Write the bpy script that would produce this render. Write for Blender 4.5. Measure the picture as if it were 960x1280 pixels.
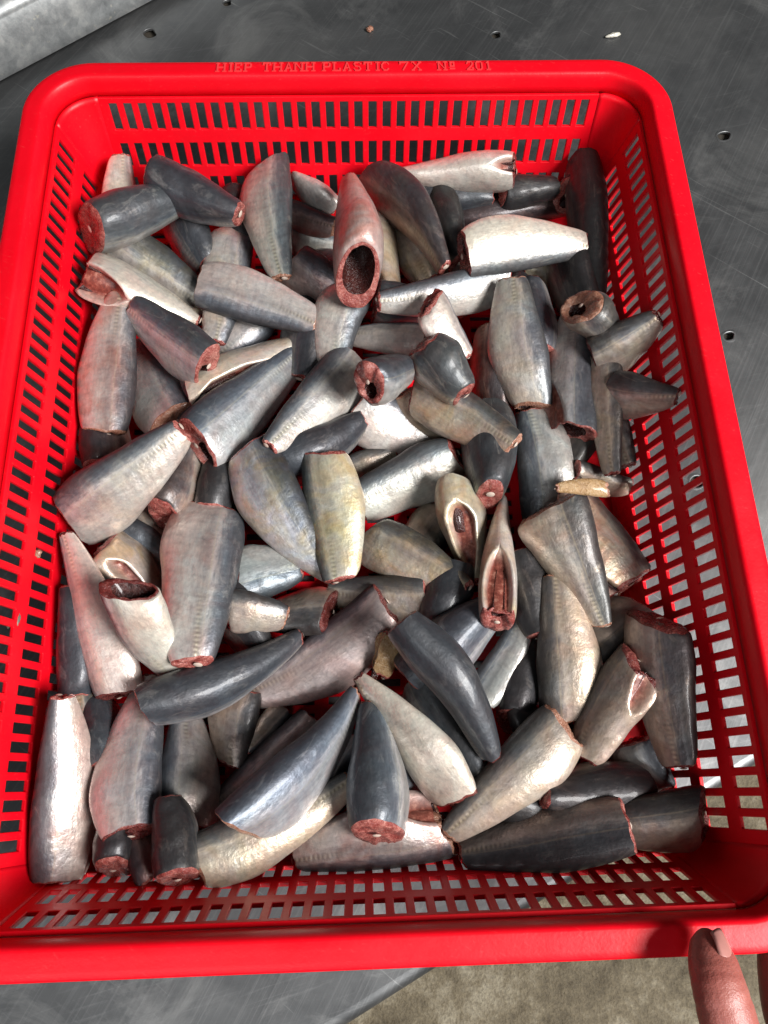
import bpy, bmesh, math, random
import numpy as np
from mathutils import Vector, Matrix

for o in list(bpy.data.objects):
    bpy.data.objects.remove(o, do_unlink=True)
scene = bpy.context.scene
COL = scene.collection

# ------------------------------------------------------------------ camera
RIM_Z = 0.103                      # height of the basket rim above the table
BW, BL = 0.40, 0.5033              # outer size of the basket rim
F_PX, CX, CY = 960.0, 480.0, 640.0
CAM_R = np.array([[0.9993071438954914, -0.023406458967088116, 0.028937343313747237],
                  [-0.031845851660126115, -0.9401386296700487, 0.3393010444047648],
                  [0.019263278315927803, -0.3399874919474905, -0.9402326475015522]])
CAM_C = np.array([0.00076882, -0.18203785, 0.35802164 + RIM_Z])
cam_data = bpy.data.cameras.new('camera')
cam_data.sensor_fit = 'VERTICAL'
cam_data.sensor_height = 24.0
cam_data.lens = 24.0 * F_PX / 1280.0
cam_data.clip_start = 0.01
cam_data.clip_end = 100.0
cam = bpy.data.objects.new('camera', cam_data)
COL.objects.link(cam)
cam.matrix_world = Matrix(((CAM_R[0, 0], -CAM_R[0, 1], -CAM_R[0, 2], CAM_C[0]),
                           (CAM_R[1, 0], -CAM_R[1, 1], -CAM_R[1, 2], CAM_C[1]),
                           (CAM_R[2, 0], -CAM_R[2, 1], -CAM_R[2, 2], CAM_C[2]),
                           (0, 0, 0, 1)))
scene.camera = cam

# ------------------------------------------------------------------ light
world = bpy.data.worlds.new('World')
scene.world = world
world.use_nodes = True
wbg = world.node_tree.nodes['Background']
wbg.inputs[0].default_value = (0.86, 0.93, 1.0, 1)
wbg.inputs[1].default_value = 0.03

def area(name, loc, target, size, power, color):
    l = bpy.data.lights.new(name, 'AREA')
    l.shape = 'RECTANGLE'
    l.size, l.size_y = size
    l.energy = power
    l.color = color
    o = bpy.data.objects.new(name, l)
    COL.objects.link(o)
    o.location = loc
    d = Vector(target) - Vector(loc)
    o.rotation_euler = d.to_track_quat('-Z', 'Y').to_euler()
    return o
# the open, daylit side of the stall, to the right and a little behind the photographer
area('open_side_daylight', (1.75, -1.05, 2.0), (0, 0, 0.05), (1.15, 0.95), 178, (1.0, 0.985, 0.965))
# weaker daylight from the street side, behind the photographer
area('street_side_daylight', (-0.75, -1.7, 2.1), (0, 0, 0.05), (1.3, 1.0), 15, (0.95, 0.98, 1.0))

vs = scene.view_settings
scene.display_settings.display_device = 'sRGB'
vs.view_transform = 'Standard'
vs.look = 'None'
vs.exposure = 0.0
vs.gamma = 1.0
vs.use_curve_mapping = False
scene.cycles.max_bounces = 6
scene.cycles.diffuse_bounces = 4
scene.cycles.glossy_bounces = 3
scene.cycles.transmission_bounces = 1
scene.cycles.use_adaptive_sampling = True
scene.cycles.adaptive_threshold = 0.02
scene.cycles.caustics_reflective = False
scene.cycles.caustics_refractive = False

def unproject(u, v, z):
    d = CAM_R @ np.array([(u - CX) / F_PX, (v - CY) / F_PX, 1.0])
    t = (z - CAM_C[2]) / d[2]
    return CAM_C + t * d

def pix_size(p):
    """metres covered by one photo pixel at world point p"""
    q = CAM_R.T @ (np.asarray(p) - CAM_C)
    return q[2] / F_PX

# ------------------------------------------------------------------ helpers
def link_mesh(name, verts, faces, mat, parent=None, smooth=True):
    me = bpy.data.meshes.new(name)
    me.from_pydata([tuple(map(float, v)) for v in verts], [], faces)
    me.materials.append(mat)
    if smooth:
        me.polygons.foreach_set('use_smooth', [True] * len(me.polygons))
    me.update()
    o = bpy.data.objects.new(name, me)
    COL.objects.link(o)
    if parent is not None:
        o.parent = parent
    return o

def tag(o, label, cat, group=None):
    o['label'] = label
    o['category'] = cat
    if group:
        o['group'] = group

def fix_normals(o):
    bm = bmesh.new()
    bm.from_mesh(o.data)
    bmesh.ops.recalc_face_normals(bm, faces=bm.faces)
    bm.to_mesh(o.data)
    bm.free()

# ------------------------------------------------------------------ materials
class NT:
    def __init__(self, name):
        m = bpy.data.materials.new(name)
        m.use_nodes = True
        self.m = m
        self.t = m.node_tree
        self.b = self.t.nodes['Principled BSDF']
    def n(self, typ, **kw):
        nd = self.t.nodes.new(typ)
        for k, v in kw.items():
            setattr(nd, k, v)
        return nd
    def l(self, a, b):
        self.t.links.new(a, b)
    def val(self, x):
        return x
    def math(self, op, a, b=None, c=None, clamp=False):
        nd = self.n('ShaderNodeMath', operation=op, use_clamp=clamp)
        for i, x in enumerate((a, b, c)):
            if x is None:
                continue
            if isinstance(x, (int, float)):
                nd.inputs[i].default_value = x
            else:
                self.l(x, nd.inputs[i])
        return nd.outputs[0]
    def mix(self, fac, a, b, blend='MIX'):
        nd = self.n('ShaderNodeMix', data_type='RGBA', blend_type=blend)
        for s, x in ((nd.inputs[0], fac), (nd.inputs[6], a), (nd.inputs[7], b)):
            if isinstance(x, (int, float)):
                s.default_value = x
            elif isinstance(x, tuple):
                s.default_value = x if len(x) == 4 else x + (1,)
            else:
                self.l(x, s)
        return nd.outputs[2]
    def ramp(self, fac, stops, interp='LINEAR'):
        nd = self.n('ShaderNodeValToRGB')
        cr = nd.color_ramp
        cr.interpolation = interp
        while len(cr.elements) > 1:
            cr.elements.remove(cr.elements[-1])
        cr.elements[0].position = stops[0][0]
        cr.elements[0].color = stops[0][1] + (1,)
        for p, c in stops[1:]:
            e = cr.elements.new(p)
            e.color = c + (1,)
        self.l(fac, nd.inputs[0])
        return nd.outputs[0]
    def noise(self, vec, scale, detail=4, rough=0.55, dist=0.0):
        nd = self.n('ShaderNodeTexNoise')
        nd.inputs['Scale'].default_value = scale
        nd.inputs['Detail'].default_value = detail
        nd.inputs['Roughness'].default_value = rough
        nd.inputs['Distortion'].default_value = dist
        if vec is not None:
            self.l(vec, nd.inputs['Vector'])
        return nd.outputs['Fac']
    def mapping(self, vec, scale=(1, 1, 1), rot=(0, 0, 0), loc=(0, 0, 0)):
        nd = self.n('ShaderNodeMapping')
        nd.inputs['Scale'].default_value = scale
        nd.inputs['Rotation'].default_value = rot
        nd.inputs['Location'].default_value = loc
        self.l(vec, nd.inputs['Vector'])
        return nd.outputs[0]
    def bump(self, h, strength, dist, normal=None):
        nd = self.n('ShaderNodeBump')
        nd.inputs['Strength'].default_value = strength
        nd.inputs['Distance'].default_value = dist
        self.l(h, nd.inputs['Height'])
        if normal is not None:
            self.l(normal, nd.inputs['Normal'])
        return nd.outputs[0]
    def set(self, **kw):
        for k, v in kw.items():
            s = self.b.inputs[k]
            if isinstance(v, (int, float)):
                s.default_value = v
            elif isinstance(v, tuple):
                s.default_value = v if len(v) == len(s.default_value) else v + (1,)
            else:
                self.l(v, s)

def mat_plastic():
    t = NT('red_plastic')
    geo = t.n('ShaderNodeNewGeometry')
    n1 = t.noise(geo.outputs['Position'], 40, 5, 0.6)
    n2 = t.noise(geo.outputs['Position'], 700, 2, 0.5)
    col = t.mix(n1, (0.70, 0.0015, 0.008), (0.80, 0.0025, 0.014))
    sc1 = t.noise(t.mapping(t.mapping(geo.outputs['Position'], rot=(0.3, 0.2, 0.6)), (30, 900, 900)), 1.0, 2, 0.5, 0.6)
    sc1 = t.math('MULTIPLY', t.math('MAXIMUM', t.math('SUBTRACT', sc1, 0.64), 0.0), 4.0, clamp=True)
    n3 = t.noise(geo.outputs['Position'], 11, 6, 0.7, 0.5)
    col = t.mix(t.math('MULTIPLY', sc1, 0.35), col, (0.80, 0.10, 0.10))
    col = t.mix(t.math('MULTIPLY', t.math('MAXIMUM', t.math('SUBTRACT', n3, 0.55), 0.0), 1.6, clamp=True), col, (0.50, 0.004, 0.010))
    t.set(**{'Base Color': col,
             'Roughness': t.math('ADD', t.math('MULTIPLY', n3, 0.45), t.math('ADD', t.math('MULTIPLY', n1, 0.15), 0.10)),
             'Specular IOR Level': 0.30,
             })
    b = t.bump(n2, 0.12, 0.0004)
    t.set(Normal=t.bump(n1, 0.15, 0.002, b))
    return t.m

def mat_table():
    t = NT('worn_steel')
    geo = t.n('ShaderNodeNewGeometry')
    P = geo.outputs['Position']
    big = t.noise(P, 5.5, 5, 0.6, 0.6)
    mid = t.noise(P, 28, 6, 0.65, 1.2)
    br1 = t.noise(t.mapping(t.mapping(P, rot=(0, 0, math.radians(-60))), (9, 620, 1)), 1.0, 4, 0.65, 0.15)
    br2 = t.noise(t.mapping(t.mapping(P, rot=(0, 0, math.radians(-14))), (16, 300, 1)), 1.0, 4, 0.6, 1.5)
    scr = t.noise(t.mapping(t.mapping(P, rot=(0, 0, math.radians(38))), (10, 190, 1)), 1.0, 2, 0.5, 1.8)
    scr = t.math('MULTIPLY', t.math('MAXIMUM', t.math('SUBTRACT', scr, 0.68), 0.0), 6.0, clamp=True)
    smu = t.noise(P, 10, 8, 0.7, 0.9)
    base = t.ramp(big, [(0.30, (0.085, 0.088, 0.092)), (0.5, (0.17, 0.174, 0.177)), (0.68, (0.30, 0.30, 0.295))])
    base = t.mix(t.math('MULTIPLY', mid, 0.6), base, (0.12, 0.123, 0.125))
    base = t.mix(t.math('MULTIPLY', t.math('MAXIMUM', t.math('SUBTRACT', smu, 0.52), 0.0), 3.0, clamp=True), base, (0.42, 0.42, 0.41))
    base = t.mix(t.math('MULTIPLY', t.math('MAXIMUM', t.math('SUBTRACT', br1, 0.52), 0.0), 0.7), base, (0.50, 0.50, 0.50))
    base = t.mix(t.math('MULTIPLY', t.math('MAXIMUM', t.math('SUBTRACT', br2, 0.58), 0.0), 0.9), base, (0.46, 0.46, 0.46))
    base = t.mix(t.math('MULTIPLY', scr, 0.5), base, (0.62, 0.62, 0.61))
    rough = t.math('ADD', 0.30, t.math('ADD', t.math('MULTIPLY', mid, 0.26), t.math('MULTIPLY', br1, 0.10)))
    h = t.math('ADD', t.math('MULTIPLY', br1, 0.25), t.math('ADD', t.math('MULTIPLY', mid, 0.6), t.math('MULTIPLY', smu, 1.2)))
    t.set(**{'Base Color': base, 'Metallic': 0.85, 'Roughness': rough,
             'Normal': t.bump(h, 0.16, 0.001)})
    return t.m

def mat_galv():
    t = NT('galvanised_steel')
    geo = t.n('ShaderNodeNewGeometry')
    P = geo.outputs['Position']
    v = t.n('ShaderNodeTexVoronoi')
    v.inputs['Scale'].default_value = 130
    t.l(P, v.inputs['Vector'])
    sp = t.n('ShaderNodeSeparateColor')
    t.l(v.outputs['Color'], sp.inputs[0])
    n = t.noise(P, 60, 6, 0.7)
    spots = t.math('MAXIMUM', t.math('SUBTRACT', t.noise(P, 210, 2, 0.5), 0.66), 0.0)
    base = t.ramp(t.math('ADD', t.math('MULTIPLY', sp.outputs[0], 0.10), t.math('MULTIPLY', n, 0.85)),
                  [(0.25, (0.15, 0.16, 0.165)), (0.5, (0.32, 0.33, 0.33)), (0.72, (0.52, 0.52, 0.50))])
    base = t.mix(t.math('MULTIPLY', spots, 5.0, clamp=True), base, (0.62, 0.58, 0.46))
    t.set(**{'Base Color': base, 'Metallic': 0.55,
             'Roughness': t.math('ADD', 0.32, t.math('MULTIPLY', n, 0.3)),
             'Normal': t.bump(n, 0.25, 0.001)})
    return t.m

def mat_concrete():
    t = NT('concrete')
    geo = t.n('ShaderNodeNewGeometry')
    P = geo.outputs['Position']
    a = t.noise(P, 8, 8, 0.62, 0.6)
    b = t.noise(P, 55, 6, 0.7)
    base = t.ramp(t.math('ADD', t.math('MULTIPLY', a, 0.7), t.math('MULTIPLY', b, 0.3)),
                  [(0.38, (0.060, 0.044, 0.022)), (0.5, (0.15, 0.120, 0.074)), (0.62, (0.30, 0.262, 0.19))])
    g = t.noise(P, 260, 3, 0.6)
    base = t.mix(1.0, base, t.ramp(g, [(0.32, (0.78, 0.78, 0.78)), (0.5, (1, 1, 1)), (0.68, (1.2, 1.2, 1.18))]), 'MULTIPLY')
    t.set(**{'Base Color': base, 'Roughness': 0.7, 'Normal': t.bump(t.math('ADD', b, g), 0.6, 0.004)})
    return t.m

def mat_fish():
    t = NT('fish_skin')
    at = t.n('ShaderNodeAttribute', attribute_name='fx')
    sp = t.n('ShaderNodeSeparateColor')
    t.l(at.outputs['Color'], sp.inputs[0])
    c, s, fl = sp.outputs[0], sp.outputs[1], sp.outputs[2]
    tint = t.n('ShaderNodeAttribute', attribute_name='tint')
    stain = t.n('ShaderNodeAttribute', attribute_name='stain')
    ss = t.n('ShaderNodeSeparateColor')
    t.l(stain.outputs['Color'], ss.inputs[0])
    gold, pink, dark = ss.outputs[0], ss.outputs[1], ss.outputs[2]
    oi = t.n('ShaderNodeObjectInfo')
    tc = t.n('ShaderNodeTexCoord')
    vadd = t.n('ShaderNodeVectorMath', operation='ADD')
    off = t.n('ShaderNodeCombineXYZ')
    t.l(t.math('MULTIPLY', oi.outputs['Random'], 7.3), off.inputs[0])
    t.l(t.math('MULTIPLY', oi.outputs['Random'], 3.1), off.inputs[1])
    t.l(tc.outputs['Object'], vadd.inputs[0])
    t.l(off.outputs[0], vadd.inputs[1])
    P = vadd.outputs[0]
    sx = t.n('ShaderNodeSeparateXYZ')
    t.l(tc.outputs['Object'], sx.inputs[0])
    X = sx.outputs[0]
    nb = t.noise(P, 55, 4, 0.6, 0.8)
    nm = t.noise(P, 190, 4, 0.65)
    ns = t.noise(P, 900, 1, 0.6)
    streak = t.noise(t.mapping(P, (110, 500, 500)), 1.0, 3, 0.6)
    # flank gradient from the back to the belly
    cc = t.math('ADD', c, t.math('MULTIPLY', t.math('SUBTRACT', nb, 0.5), 0.17))
    cc = t.math('ADD', cc, t.math('MULTIPLY', t.math('SUBTRACT', streak, 0.5), 0.10))
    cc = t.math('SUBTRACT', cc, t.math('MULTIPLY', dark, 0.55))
    base = t.ramp(cc, [(0.0, (0.060, 0.066, 0.075)), (0.18, (0.080, 0.091, 0.105)), (0.27, (0.135, 0.156, 0.180)),
                       (0.33, (0.25, 0.272, 0.290)), (0.385, (0.50, 0.505, 0.50)), (0.45, (0.36, 0.362, 0.355)), (0.58, (0.56, 0.552, 0.52)),  # bright stop before the flank is a silver streak with its sheen painted in
                       (0.80, (0.62, 0.605, 0.57)), (1.0, (0.66, 0.64, 0.605))])
    # muscle segments showing through
    ang = t.math('ABSOLUTE', t.math('SUBTRACT', c, 0.47))
    ph = t.math('ADD', t.math('MULTIPLY', X, 1050), t.math('MULTIPLY', ang, 16))
    ph = t.math('ADD', ph, t.math('MULTIPLY', nb, 5))
    seg = t.math('SINE', ph)
    segm = t.math('MULTIPLY', t.math('MULTIPLY', seg, 0.5), t.math('SUBTRACT', nm, 0.28))
    segl = t.math('MULTIPLY', t.math('POWER', t.math('MULTIPLY', t.math('ADD', seg, 1.0), 0.5), 4.0), t.math('MULTIPLY', t.math('SUBTRACT', nm, 0.30), 2.2, clamp=True))
    base = t.mix(t.math('MULTIPLY', segl, 0.4), base, (0.62, 0.63, 0.65), 'MULTIPLY')
    base = t.mix(1.0, base, t.ramp(streak, [(0.25, (0.86, 0.87, 0.88)), (0.5, (0.99, 0.99, 0.99)), (0.75, (1.10, 1.10, 1.09))]), 'MULTIPLY')
    vs2 = t.n('ShaderNodeTexVoronoi')
    vs2.inputs['Scale'].default_value = 520
    t.l(P, vs2.inputs['Vector'])
    vsep = t.n('ShaderNodeSeparateColor')
    t.l(vs2.outputs['Color'], vsep.inputs[0])
    base = t.mix(0.8, base, t.ramp(vsep.outputs[0], [(0.0, (0.90, 0.90, 0.91)), (1.0, (1.08, 1.08, 1.07))]), 'MULTIPLY')
    # darker mottling and pale rubbed patches
    base = t.mix(t.math('MULTIPLY', t.math('MAXIMUM', t.math('SUBTRACT', nm, 0.52), 0.0), 1.5), base, (0.12, 0.12, 0.125))
    rub = t.math('MAXIMUM', t.math('SUBTRACT', t.noise(t.mapping(P, (45, 110, 110)), 1.0, 5, 0.7, 1.0), 0.56), 0.0)
    base = t.mix(t.math('MULTIPLY', rub, 1.9, clamp=True), base, (0.52, 0.52, 0.49))
    # yellow-brown and pink staining
    gm = t.math('MULTIPLY', gold, t.math('MULTIPLY', t.math('MAXIMUM', t.math('SUBTRACT', nb, 0.38), 0.0), 3.6), clamp=True)
    base = t.mix(gm, base, (0.95, 0.80, 0.52), 'MULTIPLY')
    np_ = t.noise(P, 42, 3, 0.6, 1.0)
    pm = t.math('MULTIPLY', pink, t.math('MULTIPLY', t.math('MAXIMUM', t.math('SUBTRACT', np_, 0.36), 0.0), 3.6), clamp=True)
    base = t.mix(pm, base, (0.86, 0.50, 0.44), 'MULTIPLY')
    # keeled scutes along the tail half of the side line
    band = t.math('SUBTRACT', 1.0, t.math('MULTIPLY', t.math('ABSOLUTE', t.math('SUBTRACT', c, t.math('ADD', 0.445, t.math('MULTIPLY', nb, 0.03)))), 17.0), clamp=True)
    tail = t.math('MULTIPLY', t.math('SUBTRACT', s, 0.50), 3.0, clamp=True)
    sc = t.math('MULTIPLY', band, tail)
    comb = t.math('MULTIPLY', t.math('ADD', t.math('SINE', t.math('MULTIPLY', X, 2600)), 1.0), 0.5)
    base = t.mix(t.math('MULTIPLY', sc, 0.65, clamp=True), base, t.mix(comb, (0.20, 0.175, 0.12), (0.66, 0.60, 0.44)))
    line = t.math('SUBTRACT', 1.0, t.math('MULTIPLY', t.math('ABSOLUTE', t.math('SUBTRACT', c, 0.40)), 70.0), clamp=True)
    base = t.mix(t.math('MULTIPLY', line, 0.30), base, (0.50, 0.45, 0.33))
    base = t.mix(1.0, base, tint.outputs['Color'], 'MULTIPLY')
    # opened belly flesh
    fn = t.noise(P, 260, 5, 0.7)
    fcol = t.ramp(fn, [(0.3, (0.075, 0.016, 0.012)), (0.52, (0.22, 0.060, 0.042)), (0.72, (0.46, 0.22, 0.16))])
    base = t.mix(fl, base, fcol)
    metal = t.math('MULTIPLY', t.math('SUBTRACT', 1.0, fl), t.math('ADD', 0.45, t.math('MULTIPLY', rub, 0.4)), clamp=True)
    rough = t.math('ADD', 0.22, t.math('ADD', t.math('MULTIPLY', nm, 0.24), t.math('MULTIPLY', ns, 0.10)))
    rough = t.math('ADD', rough, t.math('MULTIPLY', t.math('SUBTRACT', 0.36, c, clamp=True), 0.45))
    # fine relief: scales, segment ripples, skin wrinkles
    v = vs2
    h = t.math('ADD', t.math('MULTIPLY', v.outputs['Distance'], 0.10), t.math('MULTIPLY', streak, 0.25))
    h = t.math('ADD', h, t.math('MULTIPLY', t.math('ADD', nm, t.math('MULTIPLY', nb, 0.8)), 0.85))
    h = t.math('ADD', h, t.math('MULTIPLY', t.math('SINE', t.math('ADD', t.math('MULTIPLY', X, 1050), t.math('MULTIPLY', ang, 16))), 0.035))
    h = t.math('ADD', h, t.math('MULTIPLY', t.math('MULTIPLY', sc, comb), 0.25))
    nrm = t.bump(h, 0.30, 0.0016)
    t.set(**{'Base Color': base, 'Metallic': metal, 'Roughness': rough, 'Normal': nrm,
             'Specular IOR Level': 0.5, 'Coat Weight': 0.16, 'Coat Roughness': 0.12})
    return t.m

def mat_flesh(name, stops, rough=0.16):
    t = NT(name)
    tc = t.n('ShaderNodeTexCoord')
    oi = t.n('ShaderNodeObjectInfo')
    vadd = t.n('ShaderNodeVectorMath', operation='ADD')
    off = t.n('ShaderNodeCombineXYZ')
    t.l(t.math('MULTIPLY', oi.outputs['Random'], 5.0), off.inputs[0])
    t.l(tc.outputs['Object'], vadd.inputs[0])
    t.l(off.outputs[0], vadd.inputs[1])
    P = vadd.outputs[0]
    n = t.noise(P, 190, 6, 0.7, 0.8)
    n2 = t.noise(P, 700, 4, 0.65)
    col = t.ramp(t.math('ADD', t.math('MULTIPLY', n, 0.75), t.math('MULTIPLY', n2, 0.25)), stops)
    t.set(**{'Base Color': col, 'Roughness': t.math('ADD', rough, t.math('MULTIPLY', n2, 0.2)),
             'Coat Weight': 0.35, 'Coat Roughness': 0.12,
             'Normal': t.bump(t.math('ADD', n, t.math('MULTIPLY', n2, 0.5)), 0.7, 0.002)})
    return t.m

def mat_skin():
    t = NT('human_skin')
    tc = t.n('ShaderNodeTexCoord')
    P = tc.outputs['Object']
    n = t.noise(P, 90, 5, 0.6)
    n2 = t.noise(P, 900, 3, 0.6)
    col = t.ramp(n, [(0.3, (0.30, 0.080, 0.064)), (0.7, (0.38, 0.125, 0.10))])
    t.set(**{'Base Color': col, 'Roughness': 0.42, 'Subsurface Weight': 0.1,
             'Subsurface Radius': (0.008, 0.003, 0.0015), 'Subsurface Scale': 0.5,
             'Normal': t.bump(t.math('ADD', n2, n), 0.35, 0.0008)})
    return t.m

def mat_simple(name, col, rough=0.5, metallic=0.0):
    t = NT(name)
    tc = t.n('ShaderNodeTexCoord')
    n = t.noise(tc.outputs['Object'], 300, 4, 0.6)
    c2 = tuple(x * 0.75 for x in col)
    t.set(**{'Base Color': t.mix(n, c2, col), 'Roughness': rough, 'Metallic': metallic})
    return t.m

M_RED = mat_plastic()
M_TABLE = mat_table()
M_GALV = mat_galv()
M_CONC = mat_concrete()
M_FISH = mat_fish()
M_FLESH = mat_flesh('cut_flesh', [(0.30, (0.085, 0.012, 0.012)), (0.46, (0.24, 0.050, 0.042)), (0.60, (0.44, 0.16, 0.13)), (0.75, (0.60, 0.36, 0.31))])
M_FLESHD = mat_flesh('dark_blood_flesh', [(0.30, (0.045, 0.008, 0.008)), (0.52, (0.15, 0.030, 0.026)), (0.75, (0.34, 0.13, 0.10))])
M_FLESHT = mat_flesh('tan_flesh', [(0.30, (0.15, 0.055, 0.035)), (0.52, (0.33, 0.155, 0.10)), (0.75, (0.52, 0.34, 0.25))])
M_CAV = mat_flesh('body_cavity', [(0.30, (0.012, 0.004, 0.004)), (0.55, (0.05, 0.012, 0.010)), (0.8, (0.13, 0.04, 0.03))])
M_HAND = mat_skin()
M_BONE = mat_simple('backbone', (0.62, 0.50, 0.42), 0.3)
M_FLESHY = mat_flesh('yellowish_flesh', [(0.30, (0.22, 0.12, 0.05)), (0.52, (0.40, 0.25, 0.12)), (0.75, (0.56, 0.42, 0.26))])
M_BOARD = mat_simple('dark_backing', (0.035, 0.028, 0.02), 0.8)  # near-black, so the holes above it read dark
M_LETTER = mat_simple('paler_red_plastic', (0.85, 0.050, 0.055), 0.4)  # lettering in a paler red than the rest of the basket
M_FILM = mat_simple('pale_membrane', (0.55, 0.53, 0.46), 0.25)
M_GREY = mat_simple('grey_scrap', (0.16, 0.16, 0.13), 0.4)
M_NAIL = mat_simple('nail', (0.50, 0.22, 0.19), 0.3)

# ------------------------------------------------------------------ floor
FLOOR_Z = -0.78
fl = link_mesh('floor', [(-20, -20, FLOOR_Z), (20, -20, FLOOR_Z), (20, 20, FLOOR_Z), (-20, 20, FLOOR_Z)], [(0, 1, 2, 3)], M_CONC, smooth=False)
fl['kind'] = 'structure'

# ------------------------------------------------------------------ steel table
EP = np.array([-0.0104, -0.2950])
ED = np.array([0.8927, 0.4507]); ED /= np.linalg.norm(ED)
EN = np.array([ED[1], -ED[0]])          # outward from the table, towards the photographer
ER = 0.007                               # edge radius
table = bpy.data.objects.new('steel_table', None)
COL.objects.link(table)
tag(table, 'scratched grey sheet steel table with drilled holes under the red basket', 'table')
rng = random.Random(5)
holes = []
for (u, v, rpx) in ((187, 42, 8.5), (284, 4, 6), (620, 44, 6.5), (905, 170, 8.5), (871, 602, 8.5), (911, 420, 7)):
    p = unproject(u, v, 0.0)
    r = rpx * pix_size(p)
    k = 18
    ph = rng.uniform(0, 6)
    holes.append([(p[0] + r * (1 + 0.16 * math.sin(2 * a + ph) + 0.09 * math.sin(3 * a + ph)) * math.cos(a),
                   p[1] + r * (0.8 + 0.14 * math.sin(2 * a + 1 + ph)) * math.sin(a)) for a in [2 * math.pi * i / k for i in range(k)]])
e0 = EP + ED * (-1.15) - EN * ER
e1 = EP + ED * 1.0 - EN * ER
outer = [tuple(e0), tuple(e1), (e1[0], 1.35), (e0[0], 1.35)]
bm = bmesh.new()
edges = []
for loop in [outer] + holes:
    vs_ = [bm.verts.new((x, y, 0)) for x, y in loop]
    for i in range(len(vs_)):
        edges.append(bm.edges.new((vs_[i], vs_[(i + 1) % len(vs_)])))
bmesh.ops.triangle_fill(bm, use_beauty=True, use_dissolve=False, edges=edges)
bmesh.ops.recalc_face_normals(bm, faces=bm.faces)
for f in bm.faces:
    if f.normal.z < 0:
        f.normal_flip()
me = bpy.data.meshes.new('table_top')
bm.to_mesh(me); bm.free()
me.materials.append(M_TABLE)
top = bpy.data.objects.new('table_top', me)
COL.objects.link(top); top.parent = table
sol = top.modifiers.new('solid', 'SOLIDIFY'); sol.thickness = 0.0016; sol.offset = -1
bo0 = EP + ED * (-1.1) - EN * 0.05; bo1 = EP + ED * 0.95 - EN * 0.05
V = [(bo0[0], bo0[1]), (bo1[0], bo1[1]), (bo1[0], 1.3), (bo0[0], 1.3)]
V = [(x, y, -0.022) for x, y in V] + [(x, y, -0.004) for x, y in V]
link_mesh('added_backing', V, [(3, 2, 1, 0), (4, 5, 6, 7)] + [(i, (i + 1) % 4, (i + 1) % 4 + 4, i + 4) for i in range(4)], M_BOARD, table, smooth=False)  # unseen board added under the sheet to stop light showing through the holes
# folded front edge
prof = []
for i in range(9):
    a = math.radians(90 * i / 8)
    prof.append((ER * math.sin(a), -ER * (1 - math.cos(a))))
prof.append((ER, -0.032))
prof.append((ER - 0.012, -0.033))
V, Fc = [], []
for q in (e0, e1):
    for (a, z) in prof:
        V.append((q[0] + EN[0] * a, q[1] + EN[1] * a, z - 0.00005))
n = len(prof)
for i in range(n - 1):
    Fc.append((i, n + i, n + i + 1, i + 1))
fe = link_mesh('folded_edge', V, Fc, M_TABLE, table)
for (lx, ly) in ((e0[0] + 0.08, e0[1] + 0.16), (e1[0] - 0.06, e1[1] + 0.06), (e1[0] - 0.06, 1.28), (e0[0] + 0.08, 1.28)):
    V = [(lx + a * 0.02, ly + b * 0.02, z) for z in (FLOOR_Z, -0.0225) for (a, b) in ((-1, -1), (1, -1), (1, 1), (-1, 1))]
    link_mesh('leg', V, [(3, 2, 1, 0), (4, 5, 6, 7)] + [(i, (i + 1) % 4, (i + 1) % 4 + 4, i + 4) for i in range(4)], M_TABLE, table, smooth=False)
# raised burr round every hole
for h in holes:
    hc = np.mean(np.array(h), axis=0)
    V, Fc = [], []
    k = len(h)
    for i, (x, y) in enumerate(h):
        d = np.array([x, y]) - hc
        rr = np.linalg.norm(d); d /= rr
        amp = 0.6 + 0.5 * math.sin(i * 1.1 + hc[0] * 90)
        for (dr, z) in ((0.0020 * (0.7 + amp * .5), 0.0001), (0.0008, 0.0002 * amp + 0.0002), (0.0001, 0.0002 * amp + 0.0001), (0.0, -0.0014)):
            V.append((hc[0] + d[0] * (rr + dr), hc[1] + d[1] * (rr + dr), z))
    for i in range(k):
        j = (i + 1) % k
        for m in range(3):
            Fc.append((i * 4 + m, i * 4 + m + 1, j * 4 + m + 1, j * 4 + m))
    link_mesh('hole_burr', V, Fc, M_TABLE, table)

# ------------------------------------------------------------------ galvanised box in the corner
b0 = np.array([-0.2756, 0.3426]); b1 = np.array([-0.1476, 0.4431])
bd = (b1 - b0) / np.linalg.norm(b1 - b0)
bn = np.array([-bd[1], bd[0]])           # into the box
pr = [(0.004, 0.0055), (0.0, 0.0085)]
H_BOX = 0.051
pr += [(0.004, H_BOX - 0.006)]
for i in range(7):
    a = math.radians(90 * i / 6)
    pr.append((0.004 + 0.008 * (1 - math.cos(a)), H_BOX - 0.006 + 0.008 * math.sin(a)))
pr += [(0.034, H_BOX + 0.002), (0.036, H_BOX), (0.036, H_BOX - 0.012)]
q0 = b0 - bd * 0.45; q1 = b0 + bd * 0.62
V, Fc = [], []
for q in (q0, q1):
    for a, z in pr:
        V.append((q[0] + bn[0] * a, q[1] + bn[1] * a, z))
n = len(pr)
for i in range(n - 1):
    Fc.append((i, n + i, n + i + 1, i + 1))
tray = bpy.data.objects.new('galvanised_trough', None)
COL.objects.link(tray)
tag(tray, 'mottled galvanised sheet metal trough standing on the table behind the basket corner', 'trough')
s_ = link_mesh('side_wall', V, Fc, M_GALV, tray)
so = s_.modifiers.new('solid', 'SOLIDIFY'); so.thickness = 0.0012; so.offset = 0
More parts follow.
